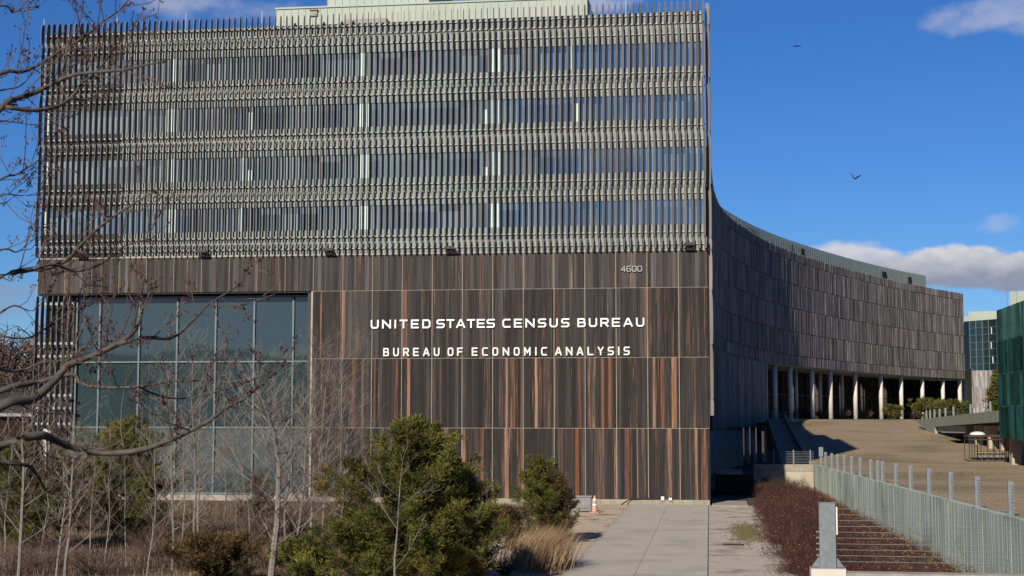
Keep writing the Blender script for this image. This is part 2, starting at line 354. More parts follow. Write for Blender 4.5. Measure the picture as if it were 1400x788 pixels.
# ================================================================== FRONT BLOCK
X0, X1 = -49.75, 0.0
fb = thing('office_building', (-25, 0, 0), 'tall front office block with grey wooden fins over dark board cladding', 'building')
core = MB(); core.box(X0+.4, -28.9, 1.6, 30, 0, 15.0); core.box(-28.9, X1-.12, .12, 30, 0, 17.75); core.box(X0+.25, -28.9, .12, 30, 15.12, 17.75)
core.box(X0+.2, X1-.2, .30, 30, 17.75, 34.9)
core.build('wall', 'shade', fb)
# plinth course of cast blocks
pl = MB(); x = -28.5
while x < -.05:
    x2 = min(x+.72, -.02); pl.box(x, x2-.012, -.035+rng.uniform(-.006, .006), .1, -.1, .365); x = x2
pl.build('plinth', 'base', fb)
# board cladding rows
rows = [(.385, 5.29, .17), (5.33, 10.26, .2), (10.30, 15.18, .07), (15.22, 17.80, .03)]
px_joint = np.array([-28.5]+[-28.5+2.203*k for k in range(1, 13)]+[-.02])
st = MB()
for k, (z0, z1, po) in enumerate(rows):
    b = MB(); spans = [(px_joint[i], px_joint[i+1]) for i in range(len(px_joint)-1)]
    if k == 3: spans = [(X0+.05+i*(X0*-1-28.5-.05)/10, X0+.05+(i+1)*(-X0-28.5-.05)/10) for i in range(10)]+spans
    for (a, c) in spans:
        a += .02; c -= .02; cuts = [a]
        while cuts[-1] < c-.34: cuts.append(cuts[-1]+rng.choice((.085, .13, .17, .2, .235, .27, .3)))
        cuts += [(cuts[-1]+c)/2, c] if c-cuts[-1] > .22 else [c]
        n = len(cuts)-1; run = rng.uniform(.8, 1.15)
        for i in range(n):
            br = run*rng.choice((.6, .7, .78, .85, .9, 1., 1.05, 1.15, 1.3, 1.7)); br *= 1.45 if k == 3 else (1.05 if k == 2 else .85)
            fresh = 0; pale = rng.random()*.5
            if rng.random() < po*1.15*(1+.4*(a+14)/14*(k < 2)): fresh = rng.uniform(.27, .56); pale = rng.choice((.0, .1, .25, .4, .55, .9))
            elif rng.random() < .45: fresh = rng.uniform(.12, .32); pale = rng.choice((0, .1, .3, .6, .9))
            b.box(cuts[i]+.003, cuts[i+1]-.003, -rng.uniform(.002, .016), .06, z0, z1, (br, fresh, pale))
    b.build('board_cladding', 'board', fb)
    for (a, c) in spans: st.box(a-.022, a+.022, .022, .07, z0, z1)
    if k < 3: st.box(px_joint[0], px_joint[-1], .018, .075, z1-.03, z1+.07)
st.box(X0+.05, X1, -.02, .1, 17.80, 17.87)
st.box(-28.62, -28.5, -.02, .9, .3, 15.19)
st.build('joint_strip', 'joint', fb)
# side return of cladding (east)
b = MB(); y = .1
for z0, z1, po in rows:
    y = .1
    while y < 30:
        b.box(-.03, .012+rng.uniform(0, .012), y, y+.232, z0, z1, (rng.choice((.6, .8, 1, 1.2)), rng.choice((0, 0, .2, .5)) if rng.random() < .3 else 0, .3)); y += .238
b.build('board_cladding', 'board', fb)
# soffit over the lobby glass
b = MB(); b.box(X0+.06, -28.6, .062, 1.6, 15.1, 15.2); b.build('soffit', 'dark', fb)
# upper storeys: spandrels and ribbon windows
WT = [32.78, 28.99, 25.20, 21.42]; WH = 1.76; BR = [34.05, 30.2, 26.36, 22.52, 18.72]
XG = -43.4
zs = [35.0]+[v for t in WT for v in (t, t-WH)]+[17.87]
for i in range(0, len(zs), 2):
    z1, z0 = zs[i], zs[i+1]; x = XG; sp = MB()
    while x < X1-.25:
        x2 = min(x+1.475, X1-.2); sp.box(x+.006, x2-.006, .0, .28, z0, z1); x = x2
    sp.build('spandrel_panel', 'panel', fb)
    sd = MB(); sd.box(X0+.2, XG, .1, .28, z0, z1); sd.build('spandrel_panel', 'shade', fb)  # end spandrels in a darker colour, standing in for shade behind the fins
strips = [[(65, 3.5, 1), (240, 3.5, 1), (250, 1.5, 1), (497, 6, 1), (673, 5, 1), (683, 4, 1), (779, 3, 1), (955, 3, 1)],
          [(67, 4, 1), (226, 2, .7), (233, 4, 1), (240, 4, 1), (335, 1.5, 1), (344, 4, .75), (496, 5, 1), (503, 2, 1), (664, 4, .6), (670, 2.5, 1), (675, 2, 1), (683, 2.5, 1), (788, 4, .75), (955, 2.5, 1)],
          [(67, 4, 1), (225, 2, 1), (231, 4, 1), (238, 4, 1), (333, 2, 1), (342, 5, .45), (497, 5, 1), (503, 2, 1), (664, 5, .35), (670, 3, 1), (676, 3, 1), (683, 2, 1), (955, 2.5, 1)],
          [(62, 4, 1), (230, 3.5, 1), (237, 4.5, 1), (331, 3.5, 1), (495, 4, 1), (501, 3, 1), (672, 5, 1), (682, 3, 1), (776, 2, 1), (955, 2.5, 1)]]
for k, t in enumerate(WT):
    wb = MB(); wb.box(X0+.2, X1-.2, .10, .28, t-WH, t); wo = wb.build('window_band', 'win', fb)
    x = X0+.2
    while x < X1-.2: mu = MB(); mu.box(x-.022, x+.022, .04, .12, t-WH+.003, t-.003); mu.build('mullion', 'mull', wo); x += 1.475
    for (px, wd, fr) in strips[k]:
        p = at_y(px, 573-(t-5.95)*19, .05); hw = wd/19/2*1.7; bl = MB()
        bl.box(p[0]-hw, p[0]+hw, .02, .098, t-WH+.004, t-WH+.004+(WH-.02)*fr); bl.build('blind', 'blind', wo)
# fins
def fin(mb, x, y, gam, z0, z1, seed, d=.35, th=.042, bw=.05):
    r = random.Random(seed); n = 6; dx, dy = math.sin(gam), -math.cos(gam); nx_, ny_ = math.cos(gam), math.sin(gam)
    br = r.choice((.68, .8, .9, 1, 1.05, 1.15)); vs = []; lean = r.uniform(-.012, .012)
    for i in range(n+1):
        u = i/n; z = z0+(z1-z0)*u
        bow = bw*(math.sin(math.pi*u)-.5); front = d+bow*.9-.06*(u > .99)
        tw = gam+.05*(u-.5); dx, dy = math.sin(tw), -math.cos(tw); nx_, ny_ = math.cos(tw), math.sin(tw)
        zf = z+(.05 if i == n else 0)
        for (s, e, zz) in ((0, -1, z), (0, 1, z), (front, 1, zf), (front, -1, zf)):
            vs.append((x+dx*s+nx_*e*th/2+lean*u, y+dy*s+ny_*e*th/2, zz))
    fs = [(3, 2, 1, 0), (n*4, n*4+1, n*4+2, n*4+3)]
    for i in range(n):
        for j in range(4): a = i*4; fs.append((a+j, a+(j+1) % 4, a+4+(j+1) % 4, a+4+j))
    mb.add(vs, fs, (br, 0, 0))
def gamma(x):
    beta = math.atan2(-x, 103.0); a = (x+20.7)/29.3*42 if x < -20.7 else (x+20.7)/20.7*21
    return beta+R(a)
nf = 113; fx = [X0+.12+i*(X1-.22-X0-.12)/(nf-1) for i in range(nf)]
seg = [(34.07, 35.62), (30.23, 34.02), (26.39, 30.18), (22.55, 26.34), (18.75, 22.50), (17.9, 18.70)]
for k, (z0, z1) in enumerate(seg):
    m = MB(); rl = MB()
    for i, x in enumerate(fx): fin(m, x+(.03 if k % 2 else -.03), -.16, gamma(x), z0, z1+rng.uniform(-.03, .03) if k == 0 else z1, i*7+k)
    fs_ = m.build('fin_screen', 'fin', fb)
    # horizontal rails that carry the fins, and their brackets
    for zz in ((z0+.72, z0+.1) if k == 0 else (z0+.37,) if k == 5 else (z1-.6, z0+.38)):
        rl.box(X0+.1, X1-.1, -.10, -.012, zz-.04, zz+.04)
        for x in fx: rl.box(x+.06, x+.17, -.17, -.102, zz-.055, zz+.065)
    if 0 < k:
        for x in fx:  # small gusset at each splice
            rl.add([(x+.05, -.27, z1-.02), (x+.19, -.14, z1-.02), (x+.19, -.14, z1-.22), (x+.05, -.2, z1+.05), (x+.19, -.12, z1+.05)],
                   [(0, 1, 2), (0, 3, 4, 1), (1, 4, 2), (3, 2, 4), (0, 2, 3)])
    rl.build('rail', 'rail', fs_)
# fins round the east side, and lower screen left of the lobby glass
m = MB()
for k, (z0, z1) in enumerate(seg+[(15.0, 17.85), (11.2, 14.95), (7.4, 11.15), (6.2, 7.35)]):
    for j in range(0, 44):
        y = .35+j*.45; fin(m, .02, y, R(90)-R(8), z0, z1, j*5+k, d=.30, th=.06, bw=.02)
m.build('fin_screen', 'fin', fb)
m = MB(); rl = MB()
for k, (z0, z1) in enumerate([(11.15, 15.0), (7.3, 11.1), (5.2, 7.25)]):
    for i in range(7): x = X0+.15+i*.43; fin(m, x, .12, gamma(x), z0, z1, i+k*3)
    for zz in (z1-.55, z0+.35): rl.box(X0+.1, -47.1, .14, .24, zz-.05, zz+.05); [rl.box(X0+.2+i*.43, X0+.36+i*.43, .05, .14, zz-.08, zz+.1) for i in range(7)]
fs_ = m.build('fin_screen', 'fin', fb); rl.build('rail', 'rail', fs_)
m = MB(); m.box(X0+.4, -47.05, .75, 1.55, 5.2, 15.05); m.build('wall', 'shade', fb)
m = MB(); m.lathe((X0+.75, .9, 0), [(.3, 0), (.3, 5.2)], 14); m.build('corner_column', 'white', fb, True)
# lobby glass
gm = MB(); gm.box(-46.95, -28.62, 1.0, 1.1, .42, 15.0); go = gm.build('lobby_glazing', 'big', fb)
for x in (-46.9, -45.09, -42.0, -39.06, -36.1, -33.16, -30.2, -28.7): mm = MB(); mm.box(x-.06, x+.06, .84, .995, .42, 15.0); mm.build('mullion', 'frame', go)
for z in (.5, 5.3, 10.13, 14.92): mm = MB(); mm.box(-46.95, -28.64, .87, .992, z-.055, z+.055); mm.build('transom', 'frame', go)
m = MB(); m.box(-47, -28.6, .7, 1.3, -.1, .41); m.build('sill', 'conc2', fb)
# roof volumes with standing seams
def seamed(mb, x0, x1, y0, y1, z0, z1, pitch=.62):
    mb.box(x0, x1, y0, y1, z0, z1); x = x0+.02
    while x < x1: mb.box(x, x+.035, y0-.05, y0-.002, z0, z1-.02); x += pitch
    mb.box(x0-.05, x1+.05, y0-.09, y1+.05, z1+.002, z1+.14)
m = MB(); seamed(m, -35.3, -9.4, 12, 28, 34.9, 39.78); m.build('roof_penthouse', 'roofpanel', fb)
m = MB(); seamed(m, -31.1, -22.5, 12.6, 26, 39.93, 43.2); m.build('roof_penthouse', 'roofpanel', fb)
m = MB(); p = at_y(429, 18.5, 11.9); m.box(p[0]-.3, p[0]+.3, 11.85, 11.94, p[2]-.22, p[2]+.22); m.box(p[0]-.36, p[0]+.36, 11.75, 11.94, p[2]+.24, p[2]+.32); m.build('roof_vent', 'box', fb)
m = MB(); m.box(-28.5, -25.0, 8, 11, 35, 37.6); m.build('roof_unit', 'box', fb)
for px in (60, 160, 254, 358, 856):
    m = MB(); p = at_y(px, 33, .3); m.tube([(p[0], .3, 34.9), (p[0], .3, 36.3)], .02, 4); m.build('lightning_rod', 'white', fb)
for px, where in ((110, 'first'), (277, ''), (449, ''), (615, ''), (942, '')):
    p = at_y(px, 345 if px < 600 else 340, -.35); z = 17.88
    lab = {110: 'small brown floodlight on the cladding ledge near the tree branches', 277: 'small brown floodlight on the ledge above the lobby glass', 449: 'small brown floodlight on the ledge above the cladding near the glass edge',
           615: 'small brown floodlight on the ledge above the big lettering', 942: 'small brown floodlight on the ledge above the number 4600'}[px]
    fl = thing('floodlight', (p[0], -.3, z), lab, 'floodlight', 'floodlights along the ledge')
    m = MB(); m.add([(p[0]-.42, -.72, z+.2), (p[0]+.42, -.72, z+.2), (p[0]+.42, -.2, z+.2), (p[0]-.42, -.2, z+.2), (p[0]-.3, -.6, z+.42), (p[0]+.3, -.6, z+.42), (p[0]+.3, -.3, z+.42), (p[0]-.3, -.3, z+.42)],
                    [(0, 3, 2, 1), (4, 5, 6, 7), (0, 1, 5, 4), (1, 2, 6, 5), (2, 3, 7, 6), (3, 0, 4, 7)]); m.build('hood', 'bronze', fl)
    m = MB(); m.box(p[0]-.06, p[0]+.06, -.35, -.22, z, z+.2); m.box(p[0]-.2, p[0]+.2, -.4, -.03, z-.005, z+.03); m.build('bracket', 'box', fl)

# ------------------------------------------------------------------ lettering
c = .2
GL = dict(U=([(0, 1), (0, c), (c, 0), (1-c, 0), (1, c), (1, 1)],), N=([(0, 0), (0, 1)], [(1, 0), (1, 1)], [(0, 1), (1, 0)]), I=([(.5, 0), (.5, 1)],), T=([(0, 1), (1, 1)], [(.5, 0), (.5, 1)]),
          E=([(1, 1), (0, 1), (0, 0), (1, 0)], [(0, .5), (.9, .5)]), D=([(0, 0), (0, 1), (1-c, 1), (1, 1-c), (1, c), (1-c, 0), (0, 0)],),
          S=([(1, 1), (.15, 1), (0, .88), (0, .6), (.15, .5), (.85, .5), (1, .4), (1, .12), (.85, 0), (0, 0)],), A=([(0, 0), (.44, 1), (.56, 1), (1, 0)], [(.2, .28), (.8, .28)]),
          C=([(1, 1), (c, 1), (0, 1-c), (0, c), (c, 0), (1, 0)],), B=([(0, 0), (0, 1)], [(0, 1), (.82, 1), (.94, .9), (.94, .6), (.84, .52), (0, .52)], [(.84, .52), (1, .42), (1, .1), (.88, 0), (0, 0)]),
          R=([(0, 0), (0, 1)], [(0, 1), (.85, 1), (1, .88), (1, .58), (.85, .45), (0, .45)], [(.5, .45), (1, 0)]), O=([(c, 0), (0, c), (0, 1-c), (c, 1), (1-c, 1), (1, 1-c), (1, c), (1-c, 0), (c, 0)],),
          F=([(1, 1), (0, 1), (0, 0)], [(0, .5), (.85, .5)]), M=([(0, 0), (0, 1)], [(1, 0), (1, 1)], [(0, 1), (.5, .35), (1, 1)]), L=([(0, 1), (0, 0), (1, 0)],),
          Y=([(0, 1), (.5, .48), (.5, 0)], [(1, 1), (.5, .48)]))
GL['4'] = ([(.78, 0), (.78, 1)], [(.78, 1), (0, .32)], [(0, .3), (1, .3)]); GL['6'] = ([(1, 1), (c, 1), (0, 1-c), (0, c), (c, 0), (1-c, 0), (1, c), (1, .4), (1-c, .55)], [(1-c, .55), (0, .55)]); GL['0'] = GL['O']
def stroke(mb, pts, t, y0, dep):
    P = [np.array(p, float) for p in pts]; closed = np.allclose(P[0], P[-1]); n = len(P)
    if not closed:
        d0 = P[0]-P[1]; P[0] = P[0]+d0/np.linalg.norm(d0)*t*.49; d1 = P[-1]-P[-2]; P[-1] = P[-1]+d1/np.linalg.norm(d1)*t*.49
    Ls, Rs = [], []
    for i in range(n):
        a = P[i]-P[i-1] if i else (P[0]-P[-2] if closed else P[1]-P[0]); b_ = P[i+1]-P[i] if i < n-1 else (P[1]-P[0] if closed else P[-1]-P[-2])
        a = a/np.linalg.norm(a); b_ = b_/np.linalg.norm(b_); na = np.array([-a[1], a[0]]); nb = np.array([-b_[1], b_[0]]); m_ = na+nb; m_ /= np.linalg.norm(m_)
        l = t/2/max(.45, m_@na); Ls.append(P[i]+m_*l); Rs.append(P[i]-m_*l)
    for i in range(n-1):
        q = [Ls[i], Rs[i], Rs[i+1], Ls[i+1]]
        vs = [(p[0], y0-dep, p[1]) for p in q]+[(p[0], y0, p[1]) for p in q]
        fs = [(0, 1, 2, 3), (7, 6, 5, 4), (0, 4, 5, 1), (3, 2, 6, 7)]
        if not closed and i == 0: fs.append((0, 3, 7, 4)) if False else fs.append((1, 5, 4, 0))
        mb.add(vs, fs)
def lettering(words, z0, hgt, wid, t, mat, label, slant=0):
    loc = at_y(words[0][1], 480, -.05); s = thing('wall_sign', (loc[0], -.05, z0), label, 'sign')
    for text, a, b in words:
        xa = at_y(a, 573-(z0-5.95)*18.7, -.08)[0]; xb = at_y(b, 573-(z0-5.95)*18.7, -.08)[0]
        ws = [.0 if ch == 'I' else wid*(1.15 if ch in 'AMN' else 1) for ch in text]; gap = (xb-xa-t-sum(ws))/(len(text)-1) if len(text) > 1 else 0
        x = xa+t/2
        for ch, wch in zip(text, ws):
            m = MB()
            for k, pl_ in enumerate(GL[ch]):
                pts = [(x+p[0]*wch if ch != 'I' else x, z0+t/2+p[1]*(hgt-t)) for p in pl_]
                stroke(m, pts, t, -.062-.004*k, .06)
            x += wch+gap; m.build('letter', mat, s)
        pn = MB(); pn.box(xa, xb, -.058, -.02, z0+hgt*.3, z0+hgt*.3+.012); pn.build('mounting_rail', 'box', s)
    return s
lettering([('UNITED', 507, 588.5), ('STATES', 597, 676.5), ('CENSUS', 687, 778.5), ('BUREAU', 789.5, 881)], 12.43, .63, .47, .112, 'steel', 'large shiny metal letters reading UNITED STATES CENSUS BUREAU on the boards')
lettering([('BUREAU', 524, 601), ('OF', 612, 633), ('ECONOMIC', 645, 748), ('ANALYSIS', 759, 861)], 10.43, .60, .32, .105, 'white', 'white spaced letters reading BUREAU OF ECONOMIC ANALYSIS below the shiny ones')
lettering([('4600', 849, 878)], 16.32, .42, .28, .058, 'mull2', 'small metal house number 4600 high on the board wall')

# ================================================================== CURVED WING
CP = [(.22, 24), (.25, 32), (.42, 46), (.80, 59.5), (2.03, 74.2), (5.06, 90.4), (9.67, 109), (16.15, 128.2), (26.46, 152.7), (38.22, 176.4), (50.43, 197.3)]
def spline(P, n):
    P = [np.array(p, float) for p in P]; Q = [2*P[0]-P[1]]+P+[2*P[-1]-P[-2]]; outp = []
    for i in range(1, len(Q)-2):
        for k in range(n):
            t = k/n; outp.append(.5*((2*Q[i])+(-Q[i-1]+Q[i+1])*t+(2*Q[i-1]-5*Q[i]+4*Q[i+1]-Q[i+2])*t*t+(-Q[i-1]+3*Q[i]-3*Q[i+1]+Q[i+2])*t**3))
    outp.append(P[-1]); return outp
cv = spline(CP, 30); ca = [0]
for i in range(1, len(cv)): ca.append(ca[-1]+np.linalg.norm(cv[i]-cv[i-1]))
ca = np.array(ca); cvx = np.array([p[0] for p in cv]); cvy = np.array([p[1] for p in cv]); LEN = ca[-1]
def cpt(s, off=0):
    x, y = np.interp(s, ca, cvx), np.interp(s, ca, cvy); x2, y2 = np.interp(s+.5, ca, cvx), np.interp(s+.5, ca, cvy); x1, y1 = np.interp(s-.5, ca, cvx), np.interp(s-.5, ca, cvy)
    d = np.array([x2-x1, y2-y1]); d /= np.linalg.norm(d); return np.array([x, y])+np.array([d[1], -d[0]])*off     # off > 0: towards the lawn
def s_of_y(y): return float(np.interp(y, cvy, ca))
S_COL = s_of_y(102.5)
cw = thing('office_wing', (cpt(LEN/2)[0], cpt(LEN/2)[1], 0), 'long curved wing clad in silvered boards, raised on white columns', 'building')
rz = [30.95, 29.6, 26.05, 22.45, 18.9, 15.42, 13.85]
def ribbon(mb, s0, s1, off, z0, z1, step=2.0, tint=None, thick=None):
    n = max(1, int((s1-s0)/step)); S = np.linspace(s0, s1, n+1); vs = []; fs = []
    for s in S: p = cpt(s, off); vs += [(*p, z0), (*p, z1)]
    for i in range(n): fs.append((2*i, 2*i+2, 2*i+3, 2*i+1))
    if thick:
        k = len(vs)
        for s in S: p = cpt(s, off-thick); vs += [(*p, z0), (*p, z1)]
        for i in range(n): fs += [(k+2*i+1, k+2*i+3, k+2*i+2, k+2*i), (2*i+1, 2*i+3, k+2*i+3, k+2*i+1), (k+2*i, k+2*i+2, 2*i+2, 2*i)]
        fs += [(0, 1, k+1, k), (2*n, k+2*n, k+2*n+1, 2*n+1)]
    mb.add(vs, fs, tint)
for k in range(len(rz)-1):
    m = MB(); z1, z0 = rz[k], rz[k+1]; s = s_of_y(30.2)
    while s < LEN-.02:
        wd = rng.choice((.12, .15, .18, .2, .24)); e = min(s+wd, LEN)
        if e-s > .04:
            o1 = rng.uniform(0, .04); o2 = o1+rng.uniform(-.015, .05); br = rng.choice((.4, .5, .65, .8, .9, 1, 1.1, 1.25)); j0 = rng.uniform(-.03, .04)
            ta, tb = z0+.06+j0, z1-.04+(rng.uniform(-.05, .12) if k == 0 else j0)
            pa, pb = cpt(s+.012, .05+o1), cpt(e-.012, .05+o2); qa, qb = cpt(s+.012, -.02), cpt(e-.012, -.02)
            m.add([(*pa, ta), (*pb, ta), (*pb, tb), (*pa, tb), (*qa, ta), (*qb, ta), (*qb, tb), (*qa, tb)], [(0, 1, 2, 3), (0, 3, 7, 4), (1, 5, 6, 2), (3, 2, 6, 7), (0, 4, 5, 1)], (br, 0, 0))
        s = e
    m.build('board_cladding', 'curve', cw)
m = MB(); s = s_of_y(30.2)                                                # the near stretch reaches down to the plinth
while s < S_COL:
    e = s+rng.choice((.25, .35, .45)); o_ = rng.uniform(0, .06); br = rng.choice((.6, .8, 1, 1.2)); za, zb = 4.9+rng.uniform(-.06, .06), 13.82
    pa, pb = cpt(s+.012, .05+o_), cpt(min(e, S_COL)-.012, .05+o_); qa, qb = cpt(s+.012, -.02), cpt(min(e, S_COL)-.012, -.02)
    m.add([(*pa, za), (*pb, za), (*pb, zb), (*pa, zb), (*qa, za), (*qb, za), (*qb, zb), (*qa, zb)], [(0, 1, 2, 3), (0, 3, 7, 4), (1, 5, 6, 2), (3, 2, 6, 7), (0, 4, 5, 1)], (br, 0, 0)); s = e
m.build('board_cladding', 'curve', cw)
m = MB(); s0 = s_of_y(29)
ribbon(m, s0, LEN, -.03, 13.9, 30.6, thick=14); ribbon(m, s0, S_COL, -.035, 4.95, 13.895, thick=13.9)
m.build('wall', 'shade', cw)
m = MB(); ribbon(m, s0, s_of_y(88), -.5, -.1, 4.94, thick=12); ribbon(m, s_of_y(88), S_COL+2, -5, -.1, 4.93, thick=6); m.build('plinth', 'green', cw)
m = MB(); ribbon(m, S_COL+.1, LEN, -8.0, 5.95, 13.88, thick=.2); gz = m.build('colonnade_glazing', 'dglass', cw)
m = MB(); m.obox(cpt(LEN-.5, -7.9), cpt(LEN-.5, -1.3), .2, 5.95, 13.7); m.build('colonnade_glazing', 'dglass', cw)  # dark cross pane added to hide daylight through the open end
mm = MB(); s = S_COL+2
while s < LEN: p = cpt(s, -7.98); q = cpt(s+.12, -7.98); mm.obox(p, q, -.08, 5.96, 13.87); s += 3.0
ribbon(mm, S_COL+.5, LEN, -7.9, 9.85, 9.97, thick=.08)
mm.build('mullion', 'bronze', gz)
m = MB(); ribbon(m, S_COL-8, LEN+2, 1.0, 5.5, 5.97, thick=14); m.build('terrace_floor', 'conc2', cw)
m = MB(); ribbon(m, S_COL, LEN, -.1, 13.72, 13.885, thick=7.8); m.build('soffit', 'green', cw)
# penthouse set back from the edge
m = MB(); s1 = LEN-10.5; s = s_of_y(66)
ribbon(m, s, s1, -3.2, 30.7, 33.95, thick=8)
while s < s1: p = cpt(s, -3.14); q = cpt(s+.05, -3.14); m.obox(p, q, -.018, 30.8, 33.9); s += .9
m.build('roof_penthouse', 'roofpanel', cw)
def s_at_px(px, off):
    best = min(np.linspace(s_of_y(60), LEN, 1500), key=lambda s: abs(((np.append(cpt(s, off), 6)-CAM)@_r)/((np.append(cpt(s, off), 6)-CAM)@_f)*F_PX+700-px)); return float(best)
for px, w_, z0, z1 in ((1086.5, .5, 32.0, 33.3), (1101, 1.5, 31.9, 33.2), (1213, 2.1, 31.75, 33.05), (1248, 1.5, 31.7, 33.1)):
    s = s_at_px(px, -3.1); m = MB(); p, q = cpt(s-w_/2, -3.05), cpt(s+w_/2, -3.05); m.obox(p, q, -.06, z0, z1); m.build('roof_vent', 'dark', cw)
for px in (1047, 1060, 1081, 1111, 1136, 1170, 1205, 1233, 1262, 1290, 1313):
    s = max(s_at_px(px, -.6), S_COL+.4); p = cpt(s, -.6); m = MB(); m.lathe((p[0], p[1], 5.9), [(.36, 0), (.36, 7.84)], 18); m.build('column', 'column', cw, True)
for px in (1089, 1122, 1152):
    s = s_at_px(px, -4.6); p = cpt(s, -4.6); m = MB(); m.lathe((p[0], p[1], 5.9), [(.3, 0), (.3, 7.84)], 14); m.build('column', 'column', cw, True)
for y in (89, 93, 97, 101):
    p = cpt(s_of_y(y), -.8); m = MB(); m.lathe((p[0], p[1], -.1), [(.33, 0), (.33, 5.02)], 14); m.build('column', 'column', cw, True)
# end wall of the wing
m = MB(); p, q = cpt(LEN, .04), cpt(LEN, -13)
for k in range(30):
    a = p+(q-p)*k/30; b_ = p+(q-p)*(k+.97)/30; m.obox(a, b_, -.06, 13.86, 30.9, tint=(rng.choice((.7, .9, 1.1)), 0, 0))
m.build('board_cladding', 'curve', cw)
# terrace block in the shade and the long stair beside the bank
tr = thing('terrace', (8.5, 100, 0), 'shaded sage concrete terrace block with railing at the foot of the curved wing', 'terrace')
m = MB(); a = at_y(1045, 573, 97); b_ = at_y(1076, 573, 97); m.box(a[0]-.6, b_[0], 97, 112, 4.35, 5.93); m.build('slab', 'green', tr)
m = MB(); a = at_y(1049, 600, 98); b_ = at_y(1066, 600, 98); m.box(a[0], b_[0], 98, 110, -.1, 4.34); m.build('pier', 'green', tr)
for px in (1046, 1056, 1066, 1075):
    p = at_y(px, 573, 97.3); m = MB(); m.box(p[0]-.05, p[0]+.05, 97.2, 97.3, 5.94, 7.0); m.build('post', 'galv', tr)
m = MB(); p, q = at_y(1045, 573, 97.3), at_y(1076, 573, 97.3)
for z in (6.2, 6.45, 6.7, 6.98): m.box(p[0], q[0], 97.22, 97.26, z-.02, z+.02)
m.build('rail', 'galv', tr)
stt = thing('outdoor_stair', (9.3, 60, 0), 'long concrete stair climbing beside the grass bank in the shade', 'stair')
m = MB(); n = 26; A_ = at_y(1104, 630, 30); B_ = at_y(1074, 585, 97)
for i in range(n):
    t = i/(n-1); y = 30+(96.5-30)*t; x = A_[0]+(B_[0]-A_[0])*t; z = A_[2]+(5.9-A_[2])*t; m.box(x-2.3, x-.1, y, y+2.7, z-1.6, z)
m.build('steps', 'conc2', stt)
m = MB()
for i in range(0, n-1):
    t = i/(n-1); y = 30+(96.5-30)*t; x = A_[0]+(B_[0]-A_[0])*t; z = A_[2]+(5.9-A_[2])*t; m.obox((x, y), (x+(B_[0]-A_[0])/(n-1), y+66.5/(n-1)), .18, z-1, z+.42, z-1+.14, z+.56)
m.build('side_wall', 'green', stt)
for i in range(0, n, 2):
    t = i/(n-1); y = 30+(96.5-30)*t; x = A_[0]+(B_[0]-A_[0])*t-.12; z = A_[2]+(5.9-A_[2])*t; m = MB(); m.box(x-.04, x+.04, y, y+.08, z+.4, z+1.3); m.build('post', 'galv', stt)

# ================================================================== RETAINING WALL, GUARDRAILS
rw = thing('retaining_wall', (WA[0], (WA[1]+WB[1])/2, 0), 'long ribbed sage-green concrete wall holding up the lawn', 'wall')
m = MB(); D = WB2-WA; ln = np.linalg.norm(D[:2]); s = 0; nrm = np.array([D[1], -D[0]])/ln   # towards the west face
if nrm[0] > 0: nrm = -nrm
while s < ln:
    e = min(s+rng.choice((.12, .15, .15, .18)), ln); dp = rng.choice((0, .004, .008, .012)); br = rng.choice((.9, .95, 1, 1.03, 1.06)); a, b_ = WA+D*s/ln, WA+D*e/ln
    pa, pb = a[:2]+nrm*dp, b_[:2]+nrm*dp; qa, qb = a[:2]-nrm*.05, b_[:2]-nrm*.05
    m.add([(*pa, -.5), (*pb, -.5), (*pb, b_[2]), (*pa, a[2]), (*qa, -.5), (*qb, -.5), (*qb, b_[2]), (*qa, a[2])], [(0, 1, 2, 3), (3, 2, 6, 7), (0, 3, 7, 4), (1, 5, 6, 2)], (br, br, br)); s = e
m.build('ribbed_face', 'ribbed', rw)
m = MB(); a, b_ = WA[:2]-nrm*.049, WB2[:2]-nrm*.049; m.obox(a, b_, -.3 if np.cross(b_-a, nrm) > 0 else .3, -.5, WA[2]-.004, -.5, WB2[2]-.004); m.build('core', 'ribbed', rw)
gr = thing('guardrail', tuple(WA), 'row of galvanised guard posts with thin cables along the lawn edge', 'guardrail')
gpos = []
for px in (1121.5, 1127.7, 1136, 1144, 1153, 1163, 1174.5, 1189, 1198.5, 1205, 1223, 1243, 1268, 1297.6, 1333.4, 1378.8, 1440, 1530):
    d = ray(px, 573); d2 = d[:2]; Mx = np.array([d2, -(D[:2])]).T; k = np.linalg.solve(Mx, WA[:2]-nrm*.14-CAM[:2]); P = WA+D*k[1]; xy = P[:2]-nrm*.14; gpos.append((*xy, P[2]))
    h_ = 1.5 if px < 1122 else 1.16; m = MB(); ax = D[:2]/ln*.05; x, y, z = gpos[-1]
    m.box(x-.09, x+.09, y-.045, y-.03, z, z+h_); m.box(x-.09, x-.075, y-.03, y+.04, z, z+h_); m.box(x+.075, x+.09, y-.03, y+.04, z, z+h_); m.box(x-.16, x+.16, y-.11, y+.1, z-.01, z+.02)
    for q in range(9): m.box(x+.02, x+.11, y-.07, y-.046, z+.13+q*.11, z+.16+q*.11)
    m.build('post', 'galv', gr)
    if px < 1122: m = MB(); m.box(x-.17, x+.17, y-.08, y-.06, z+.75, z+1.5); m.build('plate', 'galv', gr)
for q in range(9):
    m = MB(); m.tube([(x, y-.02, z+.145+q*.11) for x, y, z in gpos], .0045, 3); m.build('cable', 'cable', gr)
